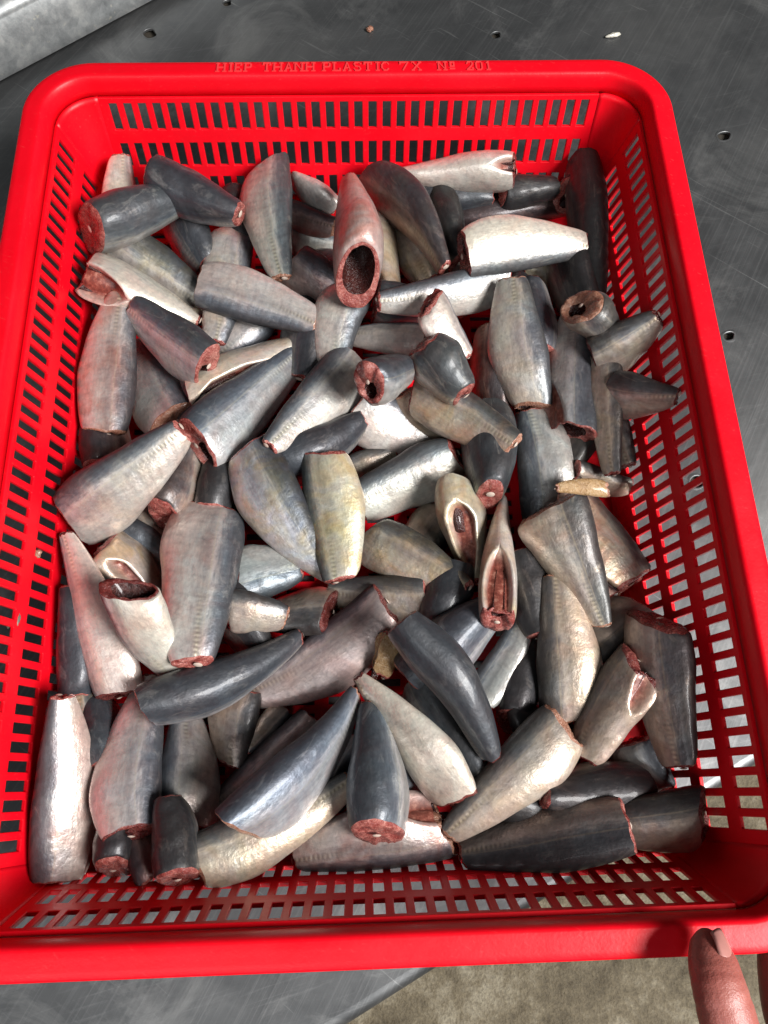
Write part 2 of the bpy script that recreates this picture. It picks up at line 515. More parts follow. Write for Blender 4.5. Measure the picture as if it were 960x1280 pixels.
def slab(name, A, B, C_, D, z0, z1, mat, parent):
    pts = [A, B, C_, D]
    V = [(p[0], p[1], z0) for p in pts] + [(p[0], p[1], z1) for p in pts]
    Fc = [(3, 2, 1, 0), (4, 5, 6, 7)] + [(i, (i + 1) % 4, (i + 1) % 4 + 4, i + 4) for i in range(4)]
    return link_mesh(name, V, Fc, mat, parent, smooth=False)
slab('trough_bottom', q0 + bn * 0.006, q1 + bn * 0.006, q1 + bn * 0.3, q0 + bn * 0.3, 0.004, 0.0055, M_GALV, tray)
slab('back_wall', q0 + bn * 0.301, q1 + bn * 0.301, q1 + bn * 0.303, q0 + bn * 0.303, 0.004, H_BOX, M_GALV, tray)
slab('end_wall', q0 + bn * 0.006 - bd * 0.001, q0 + bn * 0.006 - bd * 0.003, q0 + bn * 0.3 - bd * 0.003, q0 + bn * 0.3 - bd * 0.001, 0.004, H_BOX, M_GALV, tray)
slab('end_wall', q1 + bn * 0.006 + bd * 0.003, q1 + bn * 0.006 + bd * 0.001, q1 + bn * 0.3 + bd * 0.001, q1 + bn * 0.3 + bd * 0.003, 0.004, H_BOX, M_GALV, tray)

# ------------------------------------------------------------------ basket
RC = 0.040
SX, SY = BW / 2 - RC, BL / 2 - RC        # half lengths of the straight parts
def o_of(z):                              # inward offset of the inner wall face at depth z below the rim
    return 0.016 + (z - 0.015) * 0.235
basket = bpy.data.objects.new('plastic_basket', None)
COL.objects.link(basket)
tag(basket, 'bright red slotted plastic basket with raised lettering on its far rim', 'basket')

def ring_pt(side, t, o):
    """side 0..3 = near, right, far, left; t in metres along the straight from its middle"""
    if side == 0: return (t, -(BL / 2 - o))
    if side == 1: return (BW / 2 - o, t)
    if side == 2: return (-t, BL / 2 - o)
    return (-(BW / 2 - o), -t)

SLOT_ROWS = [(0.0165, 0.0335), (0.0425, 0.0585), (0.0665, 0.0815)]
ZS = [0.0130, 0.0165, 0.0335, 0.0425, 0.0585, 0.0665, 0.0815, 0.088]
FILLET = [(0.0925, 0.0008), (0.0955, 0.0028), (0.0968, 0.0058)]
PITCH, SLOT_W = 0.00920, 0.0053
WT = 0.0024
def wall_profile():
    pr = [(o_of(z), z) for z in ZS]
    ob = o_of(0.0925)
    pr += [(ob + d, z) for z, d in FILLET]
    return pr
WP = wall_profile()
for side in range(4):
    half = SX if side in (0, 2) else SY
    nsl = 34 if side in (0, 2) else 45
    ts = [-half]
    slot_cols = set()
    start = -(nsl * PITCH) / 2
    for i in range(nsl):
        a = start + i * PITCH + (PITCH - SLOT_W) / 2
        ts.append(a); slot_cols.add(len(ts) - 1); ts.append(a + SLOT_W)
    ts.append(half)
    V, Fc = [], []
    for t_ in ts:
        for (o_, z) in WP:
            x, y = ring_pt(side, t_, o_)
            V.append((x, y, RIM_Z - z))
    m = len(WP)
    for i in range(len(ts) - 1):
        for j in range(m - 1):
            if i in slot_cols and j in (1, 3, 5):
                continue
            Fc.append((i * m + j, i * m + j + 1, (i + 1) * m + j + 1, (i + 1) * m + j))
    w = link_mesh('wall', V, Fc, M_RED, basket, smooth=False)
    so = w.modifiers.new('solid', 'SOLIDIFY'); so.thickness = WT; so.offset = -1
    bv = w.modifiers.new('bevel', 'BEVEL'); bv.width = 0.0005; bv.segments = 2; bv.limit_method = 'ANGLE'; bv.angle_limit = math.radians(50)
    # ridges between the slot rows, standing a little proud of the wall
    for zr in (0.038, 0.0625):
        V, Fc = [], []
        for t_ in np.linspace(-half, half, 12):
            for (dz, do) in ((-0.0016, -0.0002), (-0.0008, 0.0009), (0.0008, 0.0009), (0.0016, -0.0002)):
                x, y = ring_pt(side, t_, o_of(zr + dz) + do)
                V.append((x, y, RIM_Z - zr - dz))
        for i in range(11):
            for j in range(3):
                Fc.append((i * 4 + j, i * 4 + j + 1, (i + 1) * 4 + j + 1, (i + 1) * 4 + j))
        link_mesh('rib', V, Fc, M_RED, w)
# solid rounded corners
CC = [(SX, -SY, -90), (SX, SY, 0), (-SX, SY, 90), (-SX, -SY, 180)]
for (cx, cy, a0) in CC:
    V, Fc = [], []
    na = 12
    for i in range(na + 1):
        a = math.radians(a0 + 90 * i / na)
        for (o_, z) in WP:
            r = max(RC - o_, 0.001)
            V.append((cx + r * math.cos(a), cy + r * math.sin(a), RIM_Z - z))
    m = len(WP)
    for i in range(na):
        for j in range(m - 1):
            Fc.append((i * m + j, i * m + j + 1, (i + 1) * m + j + 1, (i + 1) * m + j))
    c_ = link_mesh('corner', V, Fc, M_RED, basket)
    so = c_.modifiers.new('solid', 'SOLIDIFY'); so.thickness = WT; so.offset = -1
# rim, swept all round
RIM = [(0.0156, -0.0140), (0.0152, -0.0085), (0.0145, -0.0042), (0.0134, -0.0016), (0.0122, -0.0005), (0.0112, -0.0004),
       (0.0080, -0.0008), (0.0040, -0.0012), (0.0010, -0.0016), (0.0002, -0.0022), (-0.0002, -0.0050), (-0.0004, -0.0150),
       (0.0014, -0.0150), (0.0018, -0.0060), (0.0030, -0.0042), (0.0105, -0.0032), (0.0122, -0.0060), (0.0130, -0.0140)]
ring = []
for (cx, cy, a0) in CC:
    for i in range(17):
        a = math.radians(a0 + 90 * i / 16)
        ring.append((cx, cy, math.cos(a), math.sin(a)))
V, Fc = [], []
for (cx, cy, ca, sa) in ring:
    for (o_, z) in RIM:
        V.append((cx + (RC - o_) * ca, cy + (RC - o_) * sa, RIM_Z + z))
m, k = len(RIM), len(ring)
for i in range(k):
    for j in range(m):
        Fc.append((i * m + j, i * m + (j + 1) % m, ((i + 1) % k) * m + (j + 1) % m, ((i + 1) % k) * m + j))
rim = link_mesh('rim', V, Fc, M_RED, basket)
fix_normals(rim)
# slotted bottom
ob = WP[-1][0]
bx, by = BW / 2 - ob, BL / 2 - ob
xs = [-bx]; xcols = set()
nx_ = 12; px_ = (2 * bx - 0.02) / nx_
for i in range(nx_):
    a = -bx + 0.01 + i * px_ + 0.004
    xs.append(a); xcols.add(len(xs) - 1); xs.append(a + px_ - 0.008)
xs.append(bx)
ys = [-by]; ycols = set()
ny_ = 44; py_ = (2 * by - 0.02) / ny_
for i in range(ny_):
    a = -by + 0.01 + i * py_ + 0.0024
    ys.append(a); ycols.add(len(ys) - 1); ys.append(a + py_ - 0.0048)
ys.append(by)
V = [(x, y, RIM_Z - WP[-1][1]) for x in xs for y in ys]
Fc = []
m = len(ys)
for i in range(len(xs) - 1):
    for j in range(m - 1):
        if i in xcols and j in ycols:
            continue
        Fc.append((i * m + j, (i + 1) * m + j, (i + 1) * m + j + 1, i * m + j + 1))
bt = link_mesh('bottom', V, Fc, M_RED, basket, smooth=False)
so = bt.modifiers.new('solid', 'SOLIDIFY'); so.thickness = WT; so.offset = -1
# raised lettering
GL = {
 'H': [(0, 0, 0, 1, 1), (1, 0, 1, 1, 1), (0, .5, 1, .5, 0)],
 'I': [(.5, 0, .5, 1, 1)],
 'E': [(0.1, 0, .1, 1, 0), (0, 0, 1, 0, 0), (0, 1, 1, 1, 0), (0, .5, .7, .5, 0), (1, 0, 1, .2, 0), (1, .8, 1, 1, 0)],
 'P': [(.1, 0, .1, 1, 1), (.1, 1, .8, 1, 0), (.8, 1, 1, .85, 0), (1, .85, 1, .62, 0), (1, .62, .8, .48, 0), (.8, .48, .1, .48, 0)],
 'T': [(.5, 0, .5, 1, 1), (0, 1, 1, 1, 0), (0, .8, 0, 1, 0), (1, .8, 1, 1, 0)],
 'A': [(0, 0, .5, 1, 0), (.5, 1, 1, 0, 0), (.22, .35, .78, .35, 0), (-.12, 0, .2, 0, 0), (.8, 0, 1.12, 0, 0)],
 'N': [(0, 0, 0, 1, 1), (0, 1, 1, 0, 0), (1, 0, 1, 1, 1)],
 'L': [(.1, 0, .1, 1, 1), (0, 0, 1, 0, 0), (1, 0, 1, .25, 0)],
 'S': [(1, .85, .75, 1, 0), (.75, 1, .2, 1, 0), (.2, 1, 0, .8, 0), (0, .8, .2, .55, 0), (.2, .55, .8, .45, 0), (.8, .45, 1, .22, 0), (1, .22, .8, 0, 0), (.8, 0, .2, 0, 0), (.2, 0, 0, .18, 0)],
 'C': [(1, .8, .75, 1, 0), (.75, 1, .3, 1, 0), (.3, 1, 0, .7, 0), (0, .7, 0, .3, 0), (0, .3, .3, 0, 0), (.3, 0, .75, 0, 0), (.75, 0, 1, .2, 0)],
 '7': [(0, 1, 1, 1, 0), (1, 1, .35, 0, 0), (0, .8, 0, 1, 0)],
 'X': [(0, 0, 1, 1, 0), (0, 1, 1, 0, 0), (-.1, 0, .2, 0, 0), (.8, 0, 1.1, 0, 0), (-.1, 1, .2, 1, 0), (.8, 1, 1.1, 1, 0)],
 'o': [(.2, .95, .8, .95, 0), (.2, .45, .8, .45, 0), (.2, .45, .2, .95, 0), (.8, .45, .8, .95, 0), (.1, .15, .9, .15, 0)],
 '2': [(0, .75, .2, 1, 0), (.2, 1, .8, 1, 0), (.8, 1, 1, .75, 0), (1, .75, .8, .5, 0), (.8, .5, 0, 0, 0), (0, 0, 1, 0, 0), (1, 0, 1, .2, 0)],
 '0': [(.2, 0, .8, 0, 0), (.2, 1, .8, 1, 0), (0, .2, 0, .8, 0), (1, .2, 1, .8, 0), (0, .2, .2, 0, 0), (.8, 0, 1, .2, 0), (0, .8, .2, 1, 0), (.8, 1, 1, .8, 0)],
 '1': [(.5, 0, .5, 1, 0), (.2, 0, .8, 0, 0), (.2, .85, .5, 1, 0)],
}
def lettering(text, x0, x1, yb, h, zt, parent):
    adv = {'I': 0.62, ' ': 0.9, 'T': 1.1, 'H': 1.15, 'N': 1.15}
    tot = sum(adv.get(c, 1.0) for c in text)
    u = (x1 - x0) / tot
    V, Fc = [], []
    x = x0
    hw = 0.00072
    def seg(ax, ay, bx_, by_, w, top):
        d = np.array([bx_ - ax, by_ - ay]); L = np.linalg.norm(d)
        if L < 1e-7: return
        d /= L; nrm = np.array([-d[1], d[0]]) * w
        a = np.array([ax, ay]) - d * w * .6; b = np.array([bx_, by_]) + d * w * .6
        k0 = len(V)
        for z in (zt - 0.0012, top):
            sh = 1.0 if z < zt else 0.72
            for p in (a + nrm * sh, a - nrm * sh, b - nrm * sh, b + nrm * sh):
                V.append((p[0], p[1], z - 0.11 * (p[1] - yb)))
        Fc.append((k0 + 4, k0 + 5, k0 + 6, k0 + 7))
        for i in range(4):
            Fc.append((k0 + i, k0 + (i + 1) % 4, k0 + (i + 1) % 4 + 4, k0 + i + 4))
    k = 0
    for c in text:
        a = adv.get(c, 1.0) * u
        gw = a * 0.62
        if c in GL:
            for (p, q, r, s2, serif) in GL[c]:
                k += 1
                tp = zt + 0.0006 + 0.00001 * (k % 7)
                seg(x + p * gw, yb + q * h, x + r * gw, yb + s2 * h, hw if p == r or serif else hw * .75, tp)
                if serif:
                    for yy in (0, 1):
                        seg(x + p * gw - 0.0011, yb + yy * h, x + p * gw + 0.0011, yb + yy * h, hw * .6, tp - 0.00006)
        x += a
    lo = link_mesh('lettering', V, Fc, M_LETTER, parent, smooth=False)
    fix_normals(lo)
    return lo
yy = BL / 2 - 0.0102
zt = RIM_Z - 0.0006
def xpix(u): return unproject(u, 77, RIM_Z)[0]
lettering('HIEP THANH', xpix(272), xpix(397), yy, 0.0076, zt, rim)
lettering('PLASTIC', xpix(404), xpix(490), yy, 0.0076, zt, rim)
lettering('7X', xpix(500), xpix(531), yy, 0.0076, zt, rim)
lettering('No 201', xpix(548), xpix(618), yy, 0.0076, zt, rim)

# ------------------------------------------------------------------ fish pieces
def prof_interp(s, keys):
    xs = np.array([k[0] for k in keys]); ys_ = np.array([k[1] for k in keys])
    # smooth (monotone-ish) hermite
    m = np.gradient(ys_, xs)
    out = np.zeros_like(s)
    for i in range(len(xs) - 1):
        h = xs[i + 1] - xs[i]
        k = (s >= xs[i]) & (s <= xs[i + 1])
        t = (s[k] - xs[i]) / h
        out[k] = ((2 * t**3 - 3 * t**2 + 1) * ys_[i] + (t**3 - 2 * t**2 + t) * h * m[i] + (-2 * t**3 + 3 * t**2) * ys_[i + 1] + (t**3 - t**2) * h * m[i + 1])
    return out

NU, NV = 52, 30
TH = 0.54                                # thickness / depth of the body
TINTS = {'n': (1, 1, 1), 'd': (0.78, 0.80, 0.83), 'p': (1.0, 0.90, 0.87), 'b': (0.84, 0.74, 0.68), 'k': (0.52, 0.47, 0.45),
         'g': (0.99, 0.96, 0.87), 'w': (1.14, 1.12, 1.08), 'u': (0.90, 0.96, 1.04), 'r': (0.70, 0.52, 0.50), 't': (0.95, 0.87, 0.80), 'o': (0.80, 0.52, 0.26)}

def fish_arrays(L, wapp, roll, o, rng):
    """vertices of a fish piece in its own frame: x along the axis (0 head cut .. L tail cut), y to the side, z up"""
    r = math.radians(roll)
    th = o.get('th', TH)
    hgt = wapp / math.sqrt(math.sin(r) ** 2 + (th * math.cos(r)) ** 2)
    hgt = min(hgt, wapp * 1.45, 0.048)
    wid = max(hgt * th, wapp * 0.5)
    if abs(math.cos(r)) > 0.9:
        wid = wapp
    s = np.linspace(0, 1, NV)
    tr = 0.84 * o.get('tr', 0.46); hr = o.get('hr', 0.88) ** 0.65; pk = o.get('pk', 0.24)
    p1 = prof_interp(s, [(0, hr), (pk, 1.0), (0.5 * pk + 0.5, 1 - (1 - tr) * 0.38), (1, tr)])
    p1 = np.clip(p1, 0.1, 1.05)
    thn = prof_interp(s, [(0, hr * 0.98), (0.3, 1.0), (0.65, 1 - (1 - tr) * 0.46), (1, tr * 0.86)])
    # ends round over a little where the skin shrinks back
    rnd = 1 - 0.07 * np.exp(-s / 0.03) - 0.10 * np.exp(-(1 - s) / 0.03)
    p1 = p1 * rnd; thn = thn * rnd
    ang = np.linspace(0, 2 * np.pi, NU, endpoint=False)
    A, S = np.meshgrid(ang, s)
    sl = o.get('slit')
    inn = lip = None
    if sl:
        s0, s1, hw = sl
        k = np.clip((s1 - S) / 0.30, 0, 1) if s0 <= 0 else np.clip((S - s0) / 0.15, 0, 1) * np.clip((s1 - S) / 0.25, 0, 1)
        k = np.sqrt(k)
        x = A - math.pi + o.get('sloff', 0.0)
        ax = np.abs(x)
        wd = hw * k + 0.02
        xb, xe = 0.55, 1.5
        nx = np.where(ax < xb, ax * wd / xb, np.where(ax < xe, wd + (ax - xb) * (xe - wd) / (xe - xb), ax))
        A = np.where(ax < xe, math.pi - o.get('sloff', 0.0) + np.sign(x) * nx, A)
        inn = np.clip((xb - ax) / 0.16, 0, 1) * np.clip(k * 1.5, 0, 1)
        lip = np.exp(-((ax - xb - 0.10) / 0.14) ** 2) * np.clip(k * 1.5, 0, 1)
    ca, sa = np.cos(A), np.sin(A)
    # dorsal at angle 0, belly at pi
    dz = np.where(ca > 0, np.abs(ca) ** 0.96 * 0.47, -np.abs(ca) ** 1.0 * 0.53) * hgt
    dy = np.sign(sa) * np.abs(sa) ** np.where(ca > 0, 0.84, 1.02) * 0.5 * wid
    dz = dz * p1[:, None]; dy = dy * thn[:, None]
    ph = rng.uniform(0, 6.28, 6)
    dent = 1 + 0.022 * np.sin(S * 6 + ph[0] + A) + 0.018 * np.sin(S * 10 + 2 * A + ph[1]) + 0.008 * np.sin(S * 23 + 3 * A + ph[2])
    dz *= dent; dy *= dent
    dz = dz + (0.20 * hgt * (1 - p1))[:, None]
    flesh = np.zeros_like(A)
    if sl:
        dz = dz * (1 - 0.50 * inn) * (1 + 0.05 * lip)
        dy = dy * (1 - 0.10 * inn) * (1 + 0.04 * lip)
        flesh = np.clip(inn * 1.3, 0, 1)
    X = S * L
    obl = o.get('obl', rng.uniform(-0.38, 0.30)); obt = rng.uniform(-0.18, 0.18)
    jag = 0.0003 * np.sin(3 * A + ph[4]) + 0.0002 * np.sin(8 * A + ph[5])
    rn = rng.uniform(-1, 1, NU); rn = (np.roll(rn, 1) + 2 * rn + np.roll(rn, -1)) / 4
    X = X + np.exp(-np.minimum(S, 1 - S) / 0.03) * 0.0005 * rn[None, :]
    X = X + (np.exp(-S / 0.10)) * (obl * dz + jag * min(o.get('rag', 1.0), 1.8)) + np.exp(-(1 - S) / 0.06) * (obt * dz - jag)
    cr, sr = math.cos(r), math.sin(r)
    # dorsal = cr*up + sr*side ; lateral = dorsal x axis
    side = sr * dz + cr * dy * 1.0
    up = cr * dz - sr * dy
    fh = 0.5 * o.get('face', rng.uniform(-0.3, 0.4)); ft = 0.6 * o.get('facet', rng.uniform(-0.3, 0.2))
    X = X + np.exp(-S / 0.14) * fh * up - np.exp(-(1 - S) / 0.12) * ft * up
    bend = o.get('bend', rng.uniform(-0.035, 0.035))
    side = side + bend * L * (4 * S * (1 - S))
    up = up + o.get('arch', 0.0) * L * (4 * S * (1 - S))
    cdor = np.arccos(np.clip(ca, -1, 1)) / math.pi
    return np.stack([X - L / 2, side, up], -1), cdor, S, flesh, hgt, wid

def cap(ringp, axis_in, kind, rng, depth):
    """flesh cap over the ring of points at a cut end; axis_in points into the body"""
    c = ringp.mean(0)
    V = []; Fc = []
    n = len(ringp)
    rings = []
    ph = rng.uniform(0, 6.28, 3)
    A = np.arange(n) / n * 2 * np.pi
    def add(scale, din, jit, shift=np.zeros(3)):
        P = c + (ringp - c) * scale + axis_in * din + shift
        j = jit * (0.5 * np.sin(2 * A + ph[0]) + 0.35 * np.sin(5 * A + ph[1]) + rng.uniform(-0.35, 0.35, n))
        P = P + axis_in * j[:, None]
        rings.append(P)
    return add, rings, c

def loft(rings, close_end=True):
    V = [p for R_ in rings for p in R_]
    n = len(rings[0]); Fc = []
    for i in range(len(rings) - 1):
        for j in range(n):
            k = (j + 1) % n
            Fc.append((i * n + j, i * n + k, (i + 1) * n + k, (i + 1) * n + j))
    if close_end:
        V.append(rings[-1].mean(0))
        b = (len(rings) - 1) * n
        for j in range(n):
            Fc.append((b + (j + 1) % n, len(V) - 1, b + j))
    return V, Fc

GX0, GY0, GS = -0.21, -0.26, 0.003
GNX, GNY = 140, 174
HF = np.full((GNX, GNY), RIM_Z - WP[-1][1] + 0.0005)

def frame_of(Hp, Tp, w, o, layer):
    """rest a fish on what lies below; returns matrix columns and arrays"""
    rng = np.random.RandomState(o['seed'])
    zH = zT = o.get('z', 0.018 + 0.014 * layer)
    o.setdefault('arch', 0.0)
    for it in range(4):
        A = unproject(Hp[0], Hp[1], zH); B = unproject(Tp[0], Tp[1], zT)
        L = np.linalg.norm(B - A)
        mid = (A + B) / 2
        wapp = w * pix_size(mid)
        rng = np.random.RandomState(o['seed'])
        P, cd, S, fl_, hgt, wid = fish_arrays(L, wapp, o['roll'], o, rng)
        d = (B - A) / L
        vw = (CAM_C - mid) / np.linalg.norm(CAM_C - mid)
        up = vw - d * (vw @ d); up /= np.linalg.norm(up)
        side = np.cross(up, d)
        Mx = np.stack([d, side, up], 1)
        Wd = P @ Mx.T + mid
        if it == 3:
            break
        if 'zh' in o:
            zH, zT = o['zh'], o['zt']
            continue
        # needed lift at every footprint cell
        gx = ((Wd[..., 0] - GX0) / GS).astype(int).clip(0, GNX - 1)
        gy = ((Wd[..., 1] - GY0) / GS).astype(int).clip(0, GNY - 1)
        low = np.full((GNX, GNY), 9.0)
        np.minimum.at(low, (gx.ravel(), gy.ravel()), Wd[..., 2].ravel())
        cells = np.argwhere(low < 8)
        need = HF[cells[:, 0], cells[:, 1]] - low[cells[:, 0], cells[:, 1]]
        xy = np.stack([GX0 + (cells[:, 0] + .5) * GS, GY0 + (cells[:, 1] + .5) * GS], 1)
        t = ((xy - A[:2]) @ d[:2]) / max(L * (d[0] ** 2 + d[1] ** 2), 1e-6)
        t = t.clip(0, 1)
        # robust supporting line
        Wt = np.ones(len(need))
        for _ in range(8):
            X_ = np.stack([1 - t, t], 1)
            WX = X_ * Wt[:, None]
            sol_ = np.linalg.solve(X_.T @ WX + 1e-3 * np.eye(2), X_.T @ (Wt * need))
            res = need - X_ @ sol_
            Wt = np.where(res > 0, 3.0, 0.6)
        lift = np.percentile(res, 80)
        q = 4 * t * (1 - t) - 0.667
        da = (Wt * q * res).sum() / ((Wt * q * q).sum() + 1e-6)
        o['arch'] = float(np.clip(o['arch'] + 0.6 * da / L, -0.03, 0.035))
        dH, dT = sol_ + lift - 0.0055
        dH = max(dH, np.percentile(need[t < 0.35], 30) - 0.006) if (t < 0.35).any() else dH
        zH += dH; zT += dT
        mx = 0.30 * L
        if abs(zH - zT) > mx:
            mm = (zH + zT) / 2; sg = np.sign(zH - zT)
            zH, zT = mm + sg * mx / 2, mm - sg * mx / 2
        fl0 = RIM_Z - WP[-1][1] + 0.3 * min(hgt, wid)
        capz = (0.021, 0.034, 0.054, 0.085)[layer]
        zH = min(max(zH, fl0), max(capz, fl0)); zT = min(max(zT, fl0), max(capz, fl0))
    # where the wall is in the way, raise the piece along its line of sight before pushing it inwards
    for it in range(8):
        zrel = np.clip(RIM_Z - Wd[..., 2], 0.0, 0.098)
        exc = max((np.abs(Wd[..., 0]) - (BW / 2 - o_of(zrel) - 0.0015)).max(), (np.abs(Wd[..., 1]) - (BL / 2 - o_of(zrel) - 0.0015)).max())
        if exc < 0.0025:
            break
        zH += 0.0025; zT += 0.0025
        A = unproject(Hp[0], Hp[1], zH); B = unproject(Tp[0], Tp[1], zT)
        L = np.linalg.norm(B - A); mid = (A + B) / 2
        rng = np.random.RandomState(o['seed'])
        P, cd, S, fl_, hgt, wid = fish_arrays(L, w * pix_size(mid), o['roll'], o, rng)
        d = (B - A) / L
        vw = (CAM_C - mid) / np.linalg.norm(CAM_C - mid)
        up = vw - d * (vw @ d); up /= np.linalg.norm(up)
        side = np.cross(up, d)
        Mx = np.stack([d, side, up], 1)
        Wd = P @ Mx.T + mid
    # keep inside the walls
    sh = np.zeros(3)
    zrel = np.clip(RIM_Z - Wd[..., 2], 0.0, 0.098)
    inx = BW / 2 - o_of(zrel) - 0.0015; iny = BL / 2 - o_of(zrel) - 0.0015
    ex = (Wd[..., 0] - inx).max(); ex2 = (-Wd[..., 0] - inx).max()
    ey = (Wd[..., 1] - iny).max(); ey2 = (-Wd[..., 1] - iny).max()
    if ex > 0: sh[0] -= ex
    if ex2 > 0: sh[0] += ex2
    if ey > 0: sh[1] -= ey
    if ey2 > 0: sh[1] += ey2
    fz = (RIM_Z - WP[-1][1] + 0.0006) - Wd[..., 2].min()
    if fz > 0: sh[2] += fz
    mid = mid + sh; Wd = Wd + sh
    return Mx, mid, P, cd, S, fl_, Wd, L, hgt, wid

def splat(Wd):
    # dense top surface into the height field
    for du in (0.0, 0.5):
        Wn = np.roll(Wd, -1, axis=1)
        Q = Wd * (1 - du) + Wn * du
        for dv in (0.0, 0.5):
            R_ = Q[:-1] * (1 - dv) + Q[1:] * dv
            gx = ((R_[..., 0] - GX0) / GS).astype(int).clip(0, GNX - 1)
            gy = ((R_[..., 1] - GY0) / GS).astype(int).clip(0, GNY - 1)
            np.maximum.at(HF, (gx.ravel(), gy.ravel()), R_[..., 2].ravel())

GROUP = 'cut fish pieces heaped in the basket'
FLESH_OF = {'f': M_FLESH, 'd': M_FLESHD, 't': M_FLESHT}

def make_fish(idx, H, T, w, roll, layer, tint, label, **o):
    w = w * 1.03
    if 44 < abs(roll) < 70:
        roll = math.copysign(min(abs(roll) * 1.28, 84), roll)
    o['seed'] = 100 + idx * 7
    o['roll'] = roll
    Mx, mid, P, cd, S, fl_, Wd, L, hgt, wid = frame_of(H, T, w, o, layer)
    splat(Wd)
    rng = np.random.RandomState(o['seed'] + 1)
    V = P.reshape(-1, 3)
    Fc = []
    for i in range(NV - 1):
        for j in range(NU):
            k = (j + 1) % NU
            Fc.append((i * NU + j, i * NU + k, (i + 1) * NU + k, (i + 1) * NU + j))
    ob_ = link_mesh('fish_piece', V, Fc, M_FLESHY if o.get('fleshy') else M_FISH)
    me = ob_.data
    a = me.color_attributes.new('fx', 'FLOAT_COLOR', 'POINT')
    buf = np.ones((len(V), 4), np.float32)
    buf[:, 0] = cd.ravel(); buf[:, 1] = S.ravel() * (0.75 + 0.25 * (1 - o.get('tr', .46))); buf[:, 2] = fl_.ravel()
    a.data.foreach_set('color', buf.ravel())
    a = me.color_attributes.new('tint', 'FLOAT_COLOR', 'POINT')
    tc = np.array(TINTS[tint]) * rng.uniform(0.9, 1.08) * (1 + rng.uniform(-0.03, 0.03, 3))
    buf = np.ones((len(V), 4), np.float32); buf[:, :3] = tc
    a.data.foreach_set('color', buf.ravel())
    a = me.color_attributes.new('stain', 'FLOAT_COLOR', 'POINT')
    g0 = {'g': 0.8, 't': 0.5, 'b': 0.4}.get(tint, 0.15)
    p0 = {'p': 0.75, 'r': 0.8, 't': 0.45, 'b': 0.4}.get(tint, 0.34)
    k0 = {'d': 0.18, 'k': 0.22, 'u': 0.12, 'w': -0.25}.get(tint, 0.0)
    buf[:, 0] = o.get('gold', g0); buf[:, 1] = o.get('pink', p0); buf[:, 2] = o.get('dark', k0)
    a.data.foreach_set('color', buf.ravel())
    Mw = Matrix(((Mx[0, 0], Mx[0, 1], Mx[0, 2], mid[0]), (Mx[1, 0], Mx[1, 1], Mx[1, 2], mid[1]), (Mx[2, 0], Mx[2, 1], Mx[2, 2], mid[2]), (0, 0, 0, 1)))
    ob_.matrix_world = Mw
    tag(ob_, label, 'fish', GROUP)
    fm = FLESH_OF[o.get('fc', 'f')]
    # head cut
    ringp = P[0].copy()
    add, rings, c = cap(ringp, np.array([1.0, 0, 0]), 'h', rng, L)
    r = math.radians(roll)
    bel = np.array([0, -math.sin(r), -math.cos(r)])
    if o.get('cav', True):
        rag = o.get('rag', 1.0)
        big = o.get('bigcav', False)
        add(0.995, 0.0, 0.0)
        add(0.95, -0.0006 * rag, 0.0003 * rag)
        if big:
            add(0.86, 0.0004, 0.0004 * rag, bel * hgt * 0.03)
            add(0.74, 0.0014, 0.0004 * rag, bel * hgt * 0.075)
        else:
            add(0.76, -0.0010, 0.0005 * rag, bel * hgt * 0.05)
            add(0.58, -0.0004, 0.0006 * rag, bel * hgt * 0.12)
            add(0.40, 0.0012, 0.0004 * rag, bel * hgt * 0.17)
        V1, F1 = loft(rings, False)
        hc = link_mesh('head_cut', V1, F1, fm, ob_)
        r2 = [rings[-1]]
        cc_ = rings[-1].mean(0)
        for (sc_, din) in ((0.93, 0.006), (0.85, 0.016), (0.60, 0.028)):
            r2.append(cc_ + (rings[-1] - cc_) * sc_ + np.array([1.0, 0, 0]) * din)
        V1, F1 = loft(r2, True)
        link_mesh('cavity', V1, F1, M_CAV, hc)
    else:
        add(0.995, 0.0, 0.0)
        add(0.93, -0.0012, 0.0005)
        add(0.72, -0.0016, 0.0009)
        add(0.40, -0.0008, 0.0009)
        V1, F1 = loft(rings, True)
        hc = link_mesh('head_cut', V1, F1, fm, ob_)
    def backbone(ring_, sgn, parent):
        cdisc = ring_.mean(0) - bel * hgt * 0.06 + np.array([-sgn * 0.0006, 0, 0])
        rr = 0.055 * hgt
        Vb = [cdisc + np.array([-sgn * 0.0007, 0, 0])]
        for q_ in (0.7, 1.0):
            for k_ in range(8):
                a_ = k_ * math.pi / 4
                Vb.append(cdisc + np.array([-sgn * 0.0007 * (1 - q_ * q_), rr * q_ * math.cos(a_), rr * q_ * math.sin(a_)]))
        Fb = [(0, 1 + k_, 1 + (k_ + 1) % 8) for k_ in range(8)]
        Fb += [(1 + k_, 9 + k_, 9 + (k_ + 1) % 8, 1 + (k_ + 1) % 8) for k_ in range(8)]
        link_mesh('backbone', Vb, Fb, M_BONE, parent)
    if not o.get('bigcav'):
        rr_ = rings[2] if len(rings) > 2 else rings[-1]
        backbone(rr_, 1.0, hc)
    # tail cut
    ringp = P[-1].copy()
    add, rings, c = cap(ringp, np.array([-1.0, 0, 0]), 't', rng, L)
    add(0.995, 0.0, 0.0)
    add(0.92, -0.0008, 0.0004)
    add(0.68, -0.0012, 0.0006)
    add(0.34, -0.0004, 0.0006)
    V1, F1 = loft(rings, True)
    tcut = link_mesh('tail_cut', V1, F1, FLESH_OF[o.get('tc', o.get('fc', 'f'))], ob_)
    backbone(rings[2], -1.0, tcut)
    return ob_

